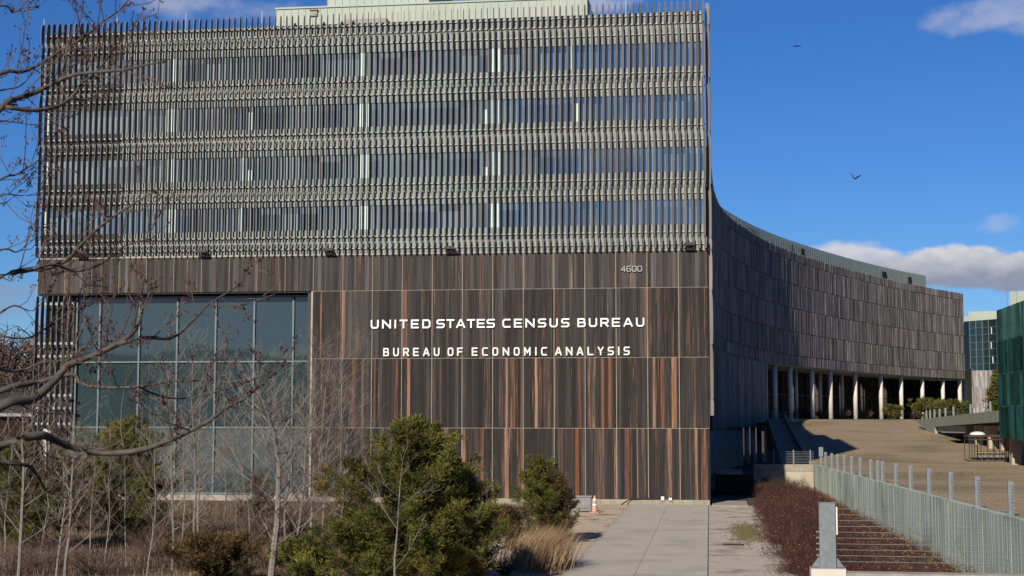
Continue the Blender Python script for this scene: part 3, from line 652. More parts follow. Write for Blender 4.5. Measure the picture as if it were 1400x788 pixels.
# near kerb wall and its end post
KA = at_d(1109, 778, 26.3); KZ = KA[2]
kb = thing('kerb_wall', (KA[0], KA[1], 0), 'low weathered concrete wall carrying the large near guard post', 'wall')
m = MB(); m.box(KA[0]+.62, 14, KA[1]+.02, KA[1]+.42, 0, KZ-.07); m.build('coping', 'conc2', kb)
m = MB(); m.box(KA[0], KA[0]+.615, KA[1]-.02, KA[1]+.46, 0, KZ); m.build('pedestal', 'column', kb)
ng = thing('guard_post', (KA[0]+.3, KA[1]+.2, KZ), 'big galvanised end post with cables anchored on the near concrete wall', 'guard post')
m = MB(); x, y = KA[0]+.31, KA[1]+.2; m.box(x-.145, x+.145, y-.08, y+.08, KZ+.01, KZ+1.17); m.build('post', 'galv', ng)
m = MB(); m.box(x-.15, x+.15, y-.085, y+.085, KZ+1.17, KZ+1.182); m.build('cap', 'galv', ng)
m = MB()
for sgn in (-1, 1): m.add([(x+sgn*.146, y-.01, KZ+.02), (x+sgn*.29, y-.01, KZ+.02), (x+sgn*.146, y-.01, KZ+.22), (x+sgn*.146, y+.01, KZ+.02), (x+sgn*.29, y+.01, KZ+.02), (x+sgn*.146, y+.01, KZ+.22)], [(0, 1, 2), (5, 4, 3), (0, 3, 4, 1), (1, 4, 5, 2), (2, 5, 3, 0)])
m.box(x-.31, x+.31, y-.15, y+.15, KZ, KZ+.015); m.build('base_plate', 'galv', ng)
m = MB(); m.box(x+.16, x+.185, y-.03, y+.03, KZ+.6, KZ+1.1); m.build('tension_bar', 'white', ng)
for q in range(10):
    m = MB(); z = KZ+.12+q*.105; m.tube([(x-.19 if q < 6 else x+.1, y, z), (x+3, y+.02, z-.01), (13.9, y+.05, z)], .0052, 4); m.build('cable', 'cable', ng)
    if q < 6: m = MB(); m.tube([(x-.2, y, z), (x-.147, y, z)], .018, 6); m.build('cable_nut', 'galv', ng)
# cream end wall with cables in the shade
ew = thing('end_wall', (6.8, 21, 0), 'short cream concrete wall with stained coping closing the planting bed', 'wall')
a = at_y(1030, 640, 21); m = MB(); m.box(a[0], WA[0]-.06, 20.8, 21.3, -.3, WA[2]-.53); m.build('wall', 'cream', ew)
m = MB(); m.box(a[0], WA[0]-.055, 20.75, 21.35, WA[2]-.525, WA[2]+.02); m.build('coping', 'conc2', ew)
er = thing('guardrail', (6.8, 21.1, WA[2]), 'shaded cable guardrail on top of the short cream wall', 'guardrail')
for px in (1032, 1058, 1085, 1108): p = at_y(px, 632, 21.1); m = MB(); m.box(p[0]-.05, p[0]+.05, 21.05, 21.15, WA[2]+.02, WA[2]+1.2); m.build('post', 'galv', er)
for q in range(8): m = MB(); m.tube([(a[0], 21.1, WA[2]+.14+q*.13), (WA[0], 21.1, WA[2]+.14+q*.13)], .009, 3); m.build('cable', 'cable', er)
# side entrance landing in the shade of the front block
ld = thing('side_landing', (1.3, 15, 0), 'small shaded concrete landing with pipe railing beside the front block', 'landing')
m = MB(); m.box(.45, 2.55, 14, 22, 1.6, 1.8); m.build('slab', 'conc2', ld)
m = MB(); m.box(.45, 3.4, 14.4, 22, -.05, 1.59); m.build('base_wall', 'dark', ld)
m = MB()
for q in range(12): m.box(.55, 1.9, 14.33, 14.39, .15+q*.115, .2+q*.115)
m.build('louvre', 'bronze', ld)
for x in (.6, 1.5, 2.45): m = MB(); m.tube([(x, 14.1, 1.8), (x, 14.1, 3.15)], .03, 6); m.build('post', 'galv', ld)
m = MB()
for z in (2.3, 3.12): m.tube([(.5, 14.1, z), (2.5, 14.1, z)], .025, 6); m.tube([(2.45, 14.1, z), (2.45, 21, z)], .025, 6)
m.build('rail', 'galv', ld)

# ================================================================== RIGHT: BRIDGE, SHELTER, GLASS BLOCKS
br_ = thing('footbridge', (40, 60, 0), 'sage concrete footbridge with parapet posts leading to the green glass block', 'bridge')
PA = at_d(1252.5, 574, 195); PB = at_d(1372, 560.5, 140); PM = PA+(PB-PA)*.3
m = MB(); n = 26
def zb(t): return (PA[2]-.15 if t < .0 else PA[2]-.1-2.3*min(1, t/.27))
for i in range(n):
    t0, t1 = i/n, (i+1)/n; a, b_ = PA+(PB-PA)*t0, PA+(PB-PA)*t1
    lo0, lo1 = (zb(t0), zb(t1)) if t1 <= .29 else (a[2]-1.12, b_[2]-1.12)
    m.obox(a, b_, .35, min(lo0, a[2]-.2), a[2], min(lo1, b_[2]-.2), b_[2])
m.build('parapet', 'green', br_)
m = MB(); m.obox(PA+(PB-PA)*.28+np.array([.4, .3, 0]), PB+np.array([.4, .3, 0]), 7, PM[2]-1.05, PM[2]-.75, PB[2]-1.05, PB[2]-.75); m.build('deck', 'conc2', br_)
for px in (1266, 1271, 1277, 1284, 1292, 1303, 1326.5, 1340, 1353.5):
    d = ray(px, 573); Mx = np.array([d[:2], -(PB-PA)[:2]]).T; k = np.linalg.solve(Mx, PA[:2]-CAM[:2]); P = PA+(PB-PA)*k[1]
    m = MB(); m.box(P[0]-.02, P[0]+.19, P[1]+.1, P[1]+.22, P[2]-.02, P[2]+1.0); m.build('post', 'galv', br_)
# undercroft below the bridge
uc = thing('undercroft', (45, 80, 0), 'dark undercroft with pale concrete piers beneath the footbridge', 'undercroft')
m = MB(); a, b_ = at_d(1275, 590, 186), at_d(1400, 590, 178); m.obox(a, b_, 1, 1.0, 5.2); m.build('back_wall', 'dark', uc)
for px, dd in ((1322, 165), (1334, 158), (1352, 150), (1369, 146), (1386, 142)):
    p = at_d(px, 600, dd); m = MB(); m.box(p[0], p[0]+.9, p[1], p[1]+.9, 1.5, 5.3); m.build('pier', 'cream', uc)
# smoking shelter
sp_ = at_z(1325.5, 632.5, WA[2]-.05); ep = at_z(1382.5, 632.5, WA[2]-.05); zl = WA[2]-.05; wS = ep[0]-sp_[0]
sh = thing('shelter', tuple(sp_), 'brown metal frame shelter with a bench standing on the lawn', 'shelter')
sx, sy = sp_[0], sp_[1]; hS = 2.42
m = MB(); m.box(sx-.05, sx+wS+.05, sy-.05, sy+2.6, zl+hS-.18, zl+hS); m.build('roof', 'rustm', sh)
m = MB()
for z in (.08, 1.98): m.box(sx, sx+wS, sy, sy+.06, zl+z, zl+z+.1); m.box(sx, sx+.06, sy+.06, sy+2.5, zl+z, zl+z+.1); m.box(sx+wS-.06, sx+wS, sy+.06, sy+2.5, zl+z, zl+z+.1)
m.build('frame_rail', 'bronze', sh)
for f in (0, .06, .12, .27, .42, .55, .7, .82, .9, .985):
    m = MB(); m.box(sx+wS*f-.005, sx+wS*f+.065, sy-.003, sy+.063, zl, zl+hS-.185); m.build('post', 'bronze', sh)
for f in (0, .3, .7, .985): m = MB(); m.box(sx+wS*f-.005, sx+wS*f+.065, sy+2.44, sy+2.503, zl, zl+hS-.185); m.build('post', 'bronze', sh)
bn = thing('bench', (sx+wS*.65, sy+1.9, zl), 'pale slatted bench inside the brown shelter', 'bench')
m = MB(); m.box(sx+wS*.3, sx+wS*.95, sy+1.7, sy+2.15, zl+.42, zl+.48); m.build('seat', 'conc2', bn)
m = MB(); m.box(sx+wS*.3, sx+wS*.95, sy+2.16, sy+2.22, zl+.6, zl+.9); m.build('backrest', 'conc2', bn)
for f in (.36, .88): m = MB(); m.box(sx+wS*f, sx+wS*f+.08, sy+1.75, sy+2.1, zl, zl+.42); m.build('leg', 'bronze', bn)
dm = thing('dome', (sx+.9, sy+1.3, zl+hS), 'white shallow dome resting on the shelter roof', 'dome')
m = MB(); m.lathe((sx+.95, sy+1.2, zl+hS), [(.70*math.cos(a), .30*math.sin(a)) for a in np.linspace(0, 1.5, 8)], 20); m.build('dome_shell', 'white', dm, True)
bk = at_z(1396, 632, WA[2]-.05)
wb_ = thing('bicycle', tuple(bk), 'small white bicycle parked beside the green glass block', 'bicycle')
for dx in (0, .95):
    m = MB(); m.tube([(bk[0]-.5+dx+.32*math.cos(a), bk[1], bk[2]+.33+.32*math.sin(a)) for a in np.linspace(0, 6.283, 15)], .025, 4); m.build('wheel', 'black', wb_)
m = MB(); q = lambda x, z: (bk[0]-.5+x, bk[1], bk[2]+z)
m.tube([q(0, .33), q(.3, .8), q(.8, .78), q(.42, .33), q(0, .33)], .035, 5); m.tube([q(.42, .33), q(.28, .9)], .035, 5); m.tube([q(.95, .33), q(.76, 1.02)], .035, 5); m.build('frame', 'white', wb_)
m = MB(); m.box(bk[0]-.36, bk[0]-.1, bk[1]-.07, bk[1]+.07, bk[2]+.9, bk[2]+.96); m.build('saddle', 'white', wb_)
m = MB(); m.tube([(bk[0]+.26, bk[1]-.25, bk[2]+1.05), (bk[0]+.26, bk[1]+.25, bk[2]+1.05)], .025, 5); m.build('handlebar', 'white', wb_)
# green louvred glass block
GX, GY = at_d(1367, 573, 126)[:2]; zt, zbm = 5.95+150*126/1996, 5.95-27*126/1996
gg = thing('glass_block', (GX+6, GY-30, 0), 'dark green louvred glass block at the edge of the lawn', 'building')
m = MB(); m.box(GX+.35, GX+22, GY-62, GY-.2, zbm, zt-.7); m.box(GX+.5, GX+20, GY-60, GY-.4, zt-.7, zt-.4); m.build('wall', 'teal', gg)
m = MB(); m.box(GX+5, GX+21, GY-60, GY-1, 1.9, zbm-.01); m.build('base_wall', 'green', gg)
m = MB(); y = GY; k = 0
zrow = np.linspace(zbm, zt, 5)
while y > GY-62:
    for r_ in range(4):
        z0, z1 = zrow[r_]+.05, zrow[r_+1]-.05; t_ = rng.uniform(.2, .5); o_ = rng.uniform(0, .10); k_ = rng.uniform(.5, 1.6)*(1.9 if r_ == 3 else 1)
        m.add([(GX-.02-o_, y, z0), (GX+.22, y-t_, z0), (GX+.22, y-t_, z1), (GX-.02-o_, y, z1), (GX+.01-o_, y+.03, z0), (GX+.25, y-t_+.03, z0), (GX+.25, y-t_+.03, z1), (GX+.01-o_, y+.03, z1)],
              [(0, 1, 2, 3), (7, 6, 5, 4), (0, 3, 7, 4), (1, 5, 6, 2), (3, 2, 6, 7), (0, 4, 5, 1)], (k_*(1.6 if r_ == 3 else 1), k_, k_))
    y -= .8
m.build('louvre', 'greenglass', gg)
m = MB(); x = GX
while x < GX+22:
    for r_ in range(4): m.box(x, x+.04, GY-.18, GY+.12, zrow[r_]+.05, zrow[r_+1]-.05)
    x += .6
m.build('louvre', 'greenglass', gg)
m = MB()
for z in zrow[1:-1]: m.box(GX+.05, GX+.3, GY-62, GY-.1, z-.05, z+.05)
m.build('frame_rail', 'mull', gg)
for dy in (.5, 8.5, 16.5, 24.5): m = MB(); m.box(GX+.6, GX+1.4, GY-dy-1, GY-dy, 1.9, zbm-.01); m.build('pier', 'cream', gg)
# far glass tower, its roof and the board wall beside it
fa, fc = at_d(1312, 573, 300), at_d(1400, 573, 285)
ft = thing('far_office', (fa[0]+8, fa[1], 0), 'dark teal curtain-wall office beyond the end of the curved wing', 'building')
zt2 = 5.95+137*292/1996; zb2 = 5.95+66*292/1996; half = fa+(fc-fa)*.6
m = MB(); m.obox(fa, half, 12, zb2, zt2); m.obox(half, fc+np.array([3, -16., 0]), 12, zb2+.02, zt2-.02); m.build('wall', 'teal', ft)
m = MB()
for (p, q) in ((fa, half), (half, fc+np.array([3, -16., 0]))):
    nn = int(np.linalg.norm(q-p)/1.5)
    for i in range(nn+1): a = p+(q-p)*i/nn; m.box(a[0]-.035, a[0]+.035, a[1]-.12, a[1]+.05, zb2, zt2+.03)
    k = 0
    for z in np.linspace(zb2+.05, zt2-.03, 8): d_ = (q-p)/np.linalg.norm(q-p); off = np.array([d_[1], -d_[0], 0])*.09; m.obox(p+off, q+off, .08, z-.03, z+.03)
m.build('mullion', 'mull', ft)
bl = MB()
for f_, z_ in ((.14, 5), (.15, 3), (.16, 1), (.56, 5), (.55, 3), (.57, 1)): a = fa+(half-fa)*f_*1.6; zz = np.linspace(zb2+.05, zt2-.03, 8); bl.box(a[0], a[0]+.5, a[1]-.2, a[1]-.1, zz[z_]+.05, zz[z_+1]-.1)
bl.build('blind', 'blind', ft)
m = MB(); a = at_d(1312, 573, 306); b_ = at_d(1405, 573, 300); m.obox(a, b_, 10, zt2-1, zt2+1.5); m.build('roof_penthouse', 'roofpanel', ft)
m = MB(); a = at_d(1328, 573, 312); b_ = at_d(1410, 573, 306); m.obox(a, b_, 10, zt2, zt2+3.0); m.build('roof_penthouse', 'roofpanel', ft)
m = MB(); a = at_d(1385.5, 573, 330); b_ = at_d(1440, 573, 325); m.obox(a, b_, 10, zt2, 5.95+177*327/1996); m.build('roof_penthouse', 'roofpanel', ft)
for px, top, bot, r_ in ((1377.5, 384, 425, .07), (1389.5, 384, 405, .05)):
    m = MB(); a = at_d(px, bot, 306); b_ = at_d(px, top, 306); m.tube([(a[0], a[1], a[2]-3), (a[0], a[1], b_[2])], r_, 5); m.build('antenna', 'galv', ft)
fw = thing('board_wall', (fa[0]+6, fa[1]-20, 0), 'pale silvered board wall below the far glass office', 'wall')
m = MB(); a = at_d(1330, 573, 268); b_ = at_d(1375, 573, 266); nn = 40; z1 = 5.95+67*267/1996
for i in range(nn):
    for z0_, z1_ in ((3, 8.0), (8.05, 12.0), (12.05, z1)): br = rng.choice((.8, 1.1, 1.4, 1.8)); m.obox(a+(b_-a)*i/nn, a+(b_-a)*(i+.95)/nn, .3+rng.uniform(0, .05), z0_, z1_, tint=(br, 0, 0))
m.build('front_boards', 'curve', fw)
m = MB(); a2 = at_d(1330, 573, 268.4); m.obox(at_d(1316, 573, 300), a2, .3, 3, z1+.4); m.build('return_wall', 'shade', fw)

# far left: low building and bare woods beyond the front block
lb = thing('low_building', at_d(10, 573, 210)*np.array([1, 1, 0]), 'distant low brown building with white fascia beyond the front block', 'building')
a, b_ = at_d(-80, 573, 205), at_d(44, 573, 215); m = MB(); m.obox(a, b_, 20, -.1, 6.2); m.build('wall', 'rustm', lb)
m = MB(); m.obox(a-np.array([0, .3, 0]), b_-np.array([-.3, .3, 0]), 20.8, 6.25, 6.7); m.build('fascia', 'white', lb)
m = MB(); m.obox(a+np.array([0, 1, 0]), b_+np.array([0, 1, 0]), 18, 6.7, 9.8); m.build('roof', 'far2', lb)
def twig_tree(mb, p, h_, r, n, wmin=.06):
    mb.tube([p, p+np.array([r.uniform(-.5, .5), 0, h_*.5]), p+np.array([r.uniform(-1, 1), 0, h_])], [h_*.018, h_*.012, h_*.003], 4)
    for i in range(n):
        u = r.uniform(.2, .97); s_ = p+np.array([0, 0, h_*u]); an = r.uniform(0, 6.28); l = h_*r.uniform(.16, .4)*(1.15-u*.6)
        d_ = np.array([math.cos(an), math.sin(an), r.uniform(.5, 1.4)]); d_ /= np.linalg.norm(d_); e_ = s_+d_*l
        mb.tube([s_, e_], [wmin*1.2, wmin*.5], 3)
        for q in range(4): s2 = s_+d_*l*r.uniform(.3, 1); a2 = r.uniform(0, 6.28); mb.tube([s2, s2+np.array([math.cos(a2), math.sin(a2), r.uniform(.2, 1)])*l*.35], [wmin*.7, wmin*.3], 3)
m = MB(); r = random.Random(5)
for i in range(60): p = at_d(r.uniform(-160, 80), 573, r.uniform(235, 320)); p[2] = 0; twig_tree(m, p, r.uniform(15, 21), r, 55, .13)
tag(m.build('woods', 'brush'), 'bare brown woods far off past the building corner', kind='stuff')

# ================================================================== SMALL THINGS BY THE WALL
bp = at_z(799, 700.5, 0); ub = thing('utility_cabinet', tuple(bp), 'grey metal utility cabinet on legs against the wall', 'cabinet'); x, y = bp[0], bp[1]
m = MB(); m.box(x-.45, x+.45, y-.28, y+.28, .32, .98); m.build('body', 'box', ub)
m = MB(); m.box(x-.5, x+.5, y-.34, y+.3, .985, 1.06); m.build('lid', 'mull', ub)
m = MB(); m.box(x-.4, x+.4, y-.3, y-.283, .4, .9); m.build('door', 'box', ub)
for dx in (-.42, .36):
    for dy in (-.26, .2): m = MB(); m.box(x+dx, x+dx+.06, y+dy, y+dy+.06, 0, .319); m.build('leg', 'mull', ub)
m = MB(); m.box(x-.42, x+.42, y-.255, y-.21, .1, .17); m.build('crossbar', 'mull', ub)
cp = at_z(813, 701.5, .02); cn = thing('traffic_cone', tuple(cp), 'faded orange traffic cone with pale bands beside the grey cabinet', 'traffic cone')
m = MB(); m.box(cp[0]-.27, cp[0]+.27, cp[1]-.27, cp[1]+.27, .02, .07); m.build('base', 'cone', cn)
m = MB(); m.lathe((cp[0], cp[1], .07), [(.21, 0), (.19, .08), (.06, 1.02), (.045, 1.05)], 18); m.build('body', 'cone', cn, True)
for a, b_ in ((.38, .52), (.68, .86)):
    m = MB(); rr_ = lambda z: .19-.13*(z-.08)/.94+.006; m.lathe((cp[0], cp[1], .07), [(rr_(a), a), (rr_(b_), b_)], 18); m.build('band', 'blind' if False else 'white', cn, True)
hp = [at_y(850, 691.5, -.9), at_y(856, 686, -.35), at_y(862, 682.6, -.12), at_y(880, 682, -.1), at_y(906, 682.2, -.1)]; hp[0][2] = .06
m = MB(); m.tube(hp, .045, 6); tag(m.build('cable', 'black'), 'black cable running along the foot of the wall', 'cable')
for px, lab, hh in ((906, 'larger white outlet box at the foot of the board wall', .28), (916.5, 'smaller white outlet box at the foot of the board wall', .2)):
    p = at_y(px, 682, -.1); ob = thing('outlet_box', (p[0], -.1, .3), lab, 'outlet box', 'outlet boxes at the wall foot'); m = MB(); m.box(p[0]-.11, p[0]+.11, -.16, -.03, .33, .33+hh); m.build('body', 'white', ob); m = MB(); m.box(p[0]-.13, p[0]+.13, -.2, -.03, .335+hh, .37+hh); m.build('cover', 'black', ob)
dp_ = at_z(1003, 745, .04); m = MB(); m.box(dp_[0]-.5, dp_[0]+.48, dp_[1]-.35, dp_[1]+.35, .0, .06)
tag(m.build('drain_cover', 'rustm'), 'flat rusty drain cover set in the gravel', 'drain cover')
# birds
def bird(px, py, dist, span, lift, yaw, label):
    p = at_d(px, py, dist); b0 = thing('flying_bird', tuple(p), label, 'bird', 'birds in the sky'); rot = Matrix.Rotation(yaw, 3, 'Z'); m = MB()
    def V_(x, y, z): v = rot @ Vector((x, y, z)); return (p[0]+v.x, p[1]+v.y, p[2]+v.z)
    s_ = span/2; prof = [(-.32, .02), (-.2, .09), (0, .13), (.15, .1), (.24, .06), (.31, .015)]; nn = 8; vs = []; fs = []
    for (yy, rad) in prof:
        for j in range(nn): a = 2*math.pi*j/nn; vs.append(V_(rad*s_*math.cos(a), yy*span*.9, rad*s_*.8*math.sin(a)))
    for i in range(len(prof)-1):
        for j in range(nn): fs.append((i*nn+j, i*nn+(j+1) % nn, (i+1)*nn+(j+1) % nn, (i+1)*nn+j))
    fs += [tuple(range(nn))[::-1], tuple((len(prof)-1)*nn+j for j in range(nn))]; m.add(vs, fs)
    m.add([V_(-.1*s_, -.28*span, 0), V_(.1*s_, -.28*span, 0), V_(.14*s_, -.45*span, 0), V_(-.14*s_, -.45*span, 0), V_(0, -.3*span, .03)], [(0, 1, 2, 3), (0, 3, 4), (1, 4, 2), (2, 4, 3), (0, 4, 1)])
    for sg, lf in ((-1, lift[0]), (1, lift[1])):
        pts = [(.08, .12, .0), (.5, .2, lf*.6), (1.0, .02, lf), (.97, -.1, lf), (.5, -.1, lf*.6), (.08, -.12, 0)]
        top = [V_(sg*a*s_, b*span, c_*s_+.012) for a, b, c_ in pts]; bot = [V_(sg*a*s_, b*span, c_*s_-.012) for a, b, c_ in pts]
        m.add(top+bot, [(0, 1, 4, 5), (1, 2, 3, 4), (11, 10, 7, 6), (10, 9, 8, 7)]+[(i, (i+1) % 6, (i+1) % 6+6, i+6) for i in range(6)])
    m.build('body', 'bird', b0)
bird(1090, 63.5, 170, 1.05, (.05, .12), R(20), 'dark bird gliding with level wings high in the sky')
bird(1169, 244.5, 150, 1.3, (1.1, .5), R(-25), 'dark bird with raised wings lower in the sky')
for px, lab in ((403.5, 'small dark bird perched on the roof rail near the start of the roof penthouse'), (443, 'small dark bird perched on the roof rail below the penthouse step'), (467.5, 'plump dark bird perched on the roof rail'), (483, 'small dark bird perched on the roof rail above the second storey strip')):
    p = at_y(px, 36, -.07); z = 34.835; pb_ = thing('perched_bird', (p[0], -.07, z), lab, 'bird', 'birds on the roof rail'); m = MB()
    m.lathe((p[0], -.07, z), [(.02, 0), (.1, .06), (.12, .16), (.07, .25), (.065, .3), (.02, .36)], 8); m.add([(p[0]-.05, -.04, z+.1), (p[0]+.05, -.04, z+.1), (p[0], .2, z+.0), (p[0], -.04, z+.16)], [(0, 1, 2), (0, 2, 3), (1, 3, 2), (0, 3, 1)]); m.build('body', 'bird', pb_)

# ================================================================== PLANTS
def sprays(mb, c, out_, r, n, ln, wd, tint, up=.7, spread=.75):
    for _ in range(n):
        d_ = np.array([out_[0]*.8+r.gauss(0, spread), out_[1]*.8+r.gauss(0, spread), up+r.gauss(0, spread*.6)]); d_ /= np.linalg.norm(d_)+1e-6
        s_ = c+np.array([r.gauss(0, .1), r.gauss(0, .1), r.gauss(0, .1)])*ln*3; l = ln*r.uniform(.6, 1.4)
        a = np.array([r.gauss(0, 1), r.gauss(0, 1), r.gauss(0, 1)]); a = np.cross(d_, a); a /= np.linalg.norm(a)+1e-6
        k = r.uniform(.75, 1.25); mb.add([s_-a*wd*.6, s_+d_*l*.5+a*wd, s_+d_*l, s_+d_*l*.5-a*wd*.7], [(0, 1, 2, 3)], (tint[0]*k, tint[1]*k, tint[2]*k))
def conifer(name, base, h_, wd, seed, label, cat, mat='cedar', group=None, clumps=900, per=18, ln=.2, wid=.018, shape=1.0, lobes=None, low=.02):
    r = random.Random(seed); t = thing(name, tuple(base), label, cat, group); base = np.array(base, float)
    m = MB(); m.tube([base, base+np.array([.05, 0, h_*.5]), base+np.array([.02, .04, h_*.93])], [h_*.022+.02, h_*.014+.01, .012], 7); m.build('trunk', 'maple', t)
    cr = MB(); br = MB(); ph = [r.uniform(0, 6.28) for _ in range(4)]
    nb = int(28+h_*8)
    brs = []
    for i in range(nb):                           # limbs give the crown its ragged tufts
        u = low+(1-low)*(i+r.random())/nb; an = i*2.4+r.uniform(-.4, .4)
        rad = wd/2*((1-u)**(.62*shape)*(.55+.9*min(1, u*4+.35)) if shape < 1.3 else (1-u)**.9*(.6+.5*min(1, u*4)))*r.choice((.62, .78, .88, .95, 1, 1.05, 1.2))*r.uniform(.9, 1.1)*(1+.16*math.sin(2*an+ph[0])+.1*math.sin(3*an+ph[1]))
        rise = rad*r.uniform(.45, .95)+.15*h_*u; s_ = base+np.array([0, 0, h_*u*.86])
        e_ = s_+np.array([math.cos(an)*rad, math.sin(an)*rad, rise*.8]); e_[2] = min(e_[2], base[2]+h_*r.uniform(.93, 1.02)); md = (s_+e_)/2+np.array([0, 0, -.1*rise]); br.tube([s_, md, e_], [.02+h_*.003, .014, .006], 4); brs.append((s_, md, e_, an, r.uniform(.62, 1.3)))
    br.build('limbs', 'maple', t)
    for i in range(clumps):
        s_, md, e_, an, tn = r.choice(brs); q = r.random()**.55; p = s_*(1-q)**2+2*md*q*(1-q)+e_*q*q if q < .5 else md+(e_-md)*(q-.5)*2
        p = p+np.array([r.gauss(0, 1), r.gauss(0, 1), r.gauss(0, .8)])*(.04+.036*wd)*(1.15-q*.6); p[2] = max(p[2], base[2]+.03)
        tt = tn*r.uniform(.8, 1.2); warm = r.uniform(.85, 1.25)
        sprays(cr, p, (math.cos(an)*.6, math.sin(an)*.6), r, per, ln, wid, (tt*warm, tt, tt*.9))
    cr.build('crown', mat, t); return t
def gz(px, py): p = at_z(px, py, 0.02); p[2] = 0; return p
def gd(px, depth): d = ray(px, 573); p = CAM+d*(depth/(d@_f)); p[2] = g_height(p[0], p[1]); return p
conifer('cedar_tree', gd(566, 50), 5.9, 4.5, 121, 'tallest broad green cedar with ragged top in front of the board wall', 'cedar', clumps=3000, per=20)
conifer('cedar_tree', gd(622, 51), 4.5, 2.9, 122, 'lower dense dark green cedar joined to the tall ragged one', 'cedar', clumps=2100, per=20)
conifer('cedar_tree', gz(738, 742), 4.15, 2.5, 23, 'upright green cedar standing beside the tan grass clump', 'cedar', clumps=1000, per=18, ln=.18)
conifer('cypress_bush', gz(762, 742), 3.3, 2.0, 24, 'rusty brown cypress bush leaning on the upright green cedar', 'bush', 'rust', clumps=800, per=18, ln=.18)
conifer('cedar_tree', gz(172, 738), 6.0, 4.6, 25, 'pointed green cedar in front of the lobby glass', 'cedar', clumps=2300, per=20)
conifer('cedar_tree', gz(30, 752), 4.9, 5.0, 26, 'wide olive cedar at the outer end of the thicket', 'cedar', clumps=2200, per=20)
conifer('cypress_bush', gz(105, 728), 3.9, 4.2, 27, 'rusty olive bush between two green cedars below the fin screen', 'bush', 'rust', clumps=900, per=18)
conifer('juniper_bush', gd(300, 53), 1.7, 3.0, 28, 'low spreading dark juniper in the dry grass', 'juniper', 'rust', clumps=1000, per=18)
conifer('juniper_bush', gd(425, 52), 1.7, 2.2, 29, 'low green juniper tucked beside the big cedar', 'juniper', clumps=600, per=18)
conifer('juniper_bush', gd(506, 49.5), 2.7, 2.9, 131, 'bushy green juniper filling the foot of the tallest cedar', 'juniper', clumps=1100, per=18)
conifer('cypress_bush', gz(486, 755), 4.2, 2.1, 30, 'thin rusty cypress rising behind the big cedar', 'bush', 'rust', clumps=500, per=16)
conifer('juniper_bush', gz(692, 752), 1.9, 2.0, 31, 'small olive juniper behind the tan grass clump', 'juniper', 'rust', clumps=500, per=16)
conifer('cypress_bush', gz(352, 735), 3.2, 2.2, 32, 'small brown cypress among the bare saplings', 'bush', 'rust', clumps=350, per=14)
# evergreen planting on the terrace under the columns
for px, dd, h_, wd, mt, lab in ((1221, 222, 2.0, 2.2, 'cedar', 'round dark evergreen bush between two white columns'), (1268, 214, 2.9, 3.6, 'cedar', 'taller green terrace bush behind the bridge posts'), (1287, 212, 2.6, 3.4, 'cedar', 'middle green terrace bush by the white column'), (1305, 208, 2.6, 3.2, 'cedar', 'green terrace bush at the last white column')):
    p = at_d(px, 573, dd); p[2] = 5.9; conifer('evergreen_bush', p, h_, wd, int(px), lab, 'bush', mt, 'bushes on the terrace', clumps=420, per=10, ln=.35, wid=.07, low=.0, shape=.6)
p = at_d(1366, 573, 205); p[2] = 2.5; conifer('evergreen_tree', p, 10.5, 4.2, 77, 'tall green evergreen beside the far board wall', 'tree', clumps=500, per=12, ln=.5, wid=.09)
# bare bushes under the columns
def bare_bush(base, h_, wd, seed, label, group=None, n=60, mat='brush', wr=.02, cat='bush'):
    r = random.Random(seed); base = np.array(base, float); t = thing('bare_bush', tuple(base), label, cat, group); m = MB()
    for i in range(n):
        an = r.uniform(0, 6.28); rad = wd/2*math.sqrt(r.random()); e_ = base+np.array([math.cos(an)*rad, math.sin(an)*rad, h_*r.uniform(.55, 1)*(1-.35*(2*rad/wd)**2)]); s_ = base+(e_-base)*np.array([.15, .15, 0]); md = (s_+e_)/2+np.array([r.gauss(0, .08), r.gauss(0, .08), .08])*wd*.5
        m.tube([s_, md, e_], [wr, wr*.7, wr*.3], 3)
        for q in range(4):
            u = r.uniform(.35, .95); s2 = md+(e_-md)*(u*2-1) if u > .5 else s_+(md-s_)*u*2; a2 = r.uniform(0, 6.28); l = h_*r.uniform(.1, .28); e2 = s2+np.array([math.cos(a2)*.7, math.sin(a2)*.7, r.uniform(.2, .9)])*l; m.tube([s2, e2], [wr*.5, wr*.22], 3)
    m.build('branches', mat, t); return t
for k, (px, dd, h_, wd) in enumerate(((1102, 205, 2.9, 4.5), (1124, 210, 2.4, 4.2), (1148, 215, 2.7, 5.0), (1166, 218, 2.5, 4.6), (1182, 222, 2.9, 4.6), (1210, 226, 2.4, 3.4), (1246, 218, 2.8, 4.0))):
    p = np.append(cpt(s_at_px(px, -2.6), -2.6), 5.9); h_ *= .8; wd *= .8
    bare_bush(p, h_, wd, 300+k, ['bare grey bush by the first lit column', 'low bare bush between the first two lit columns', 'bare grey bush just past the tan-stained column', 'wide bare bush in front of the third lit column', 'bare bush just past the third lit column', 'small bare bush by the fourth lit column', 'bare bush beside the green terrace bushes'][k], 'bare bushes along the colonnade', 70, wr=.05)
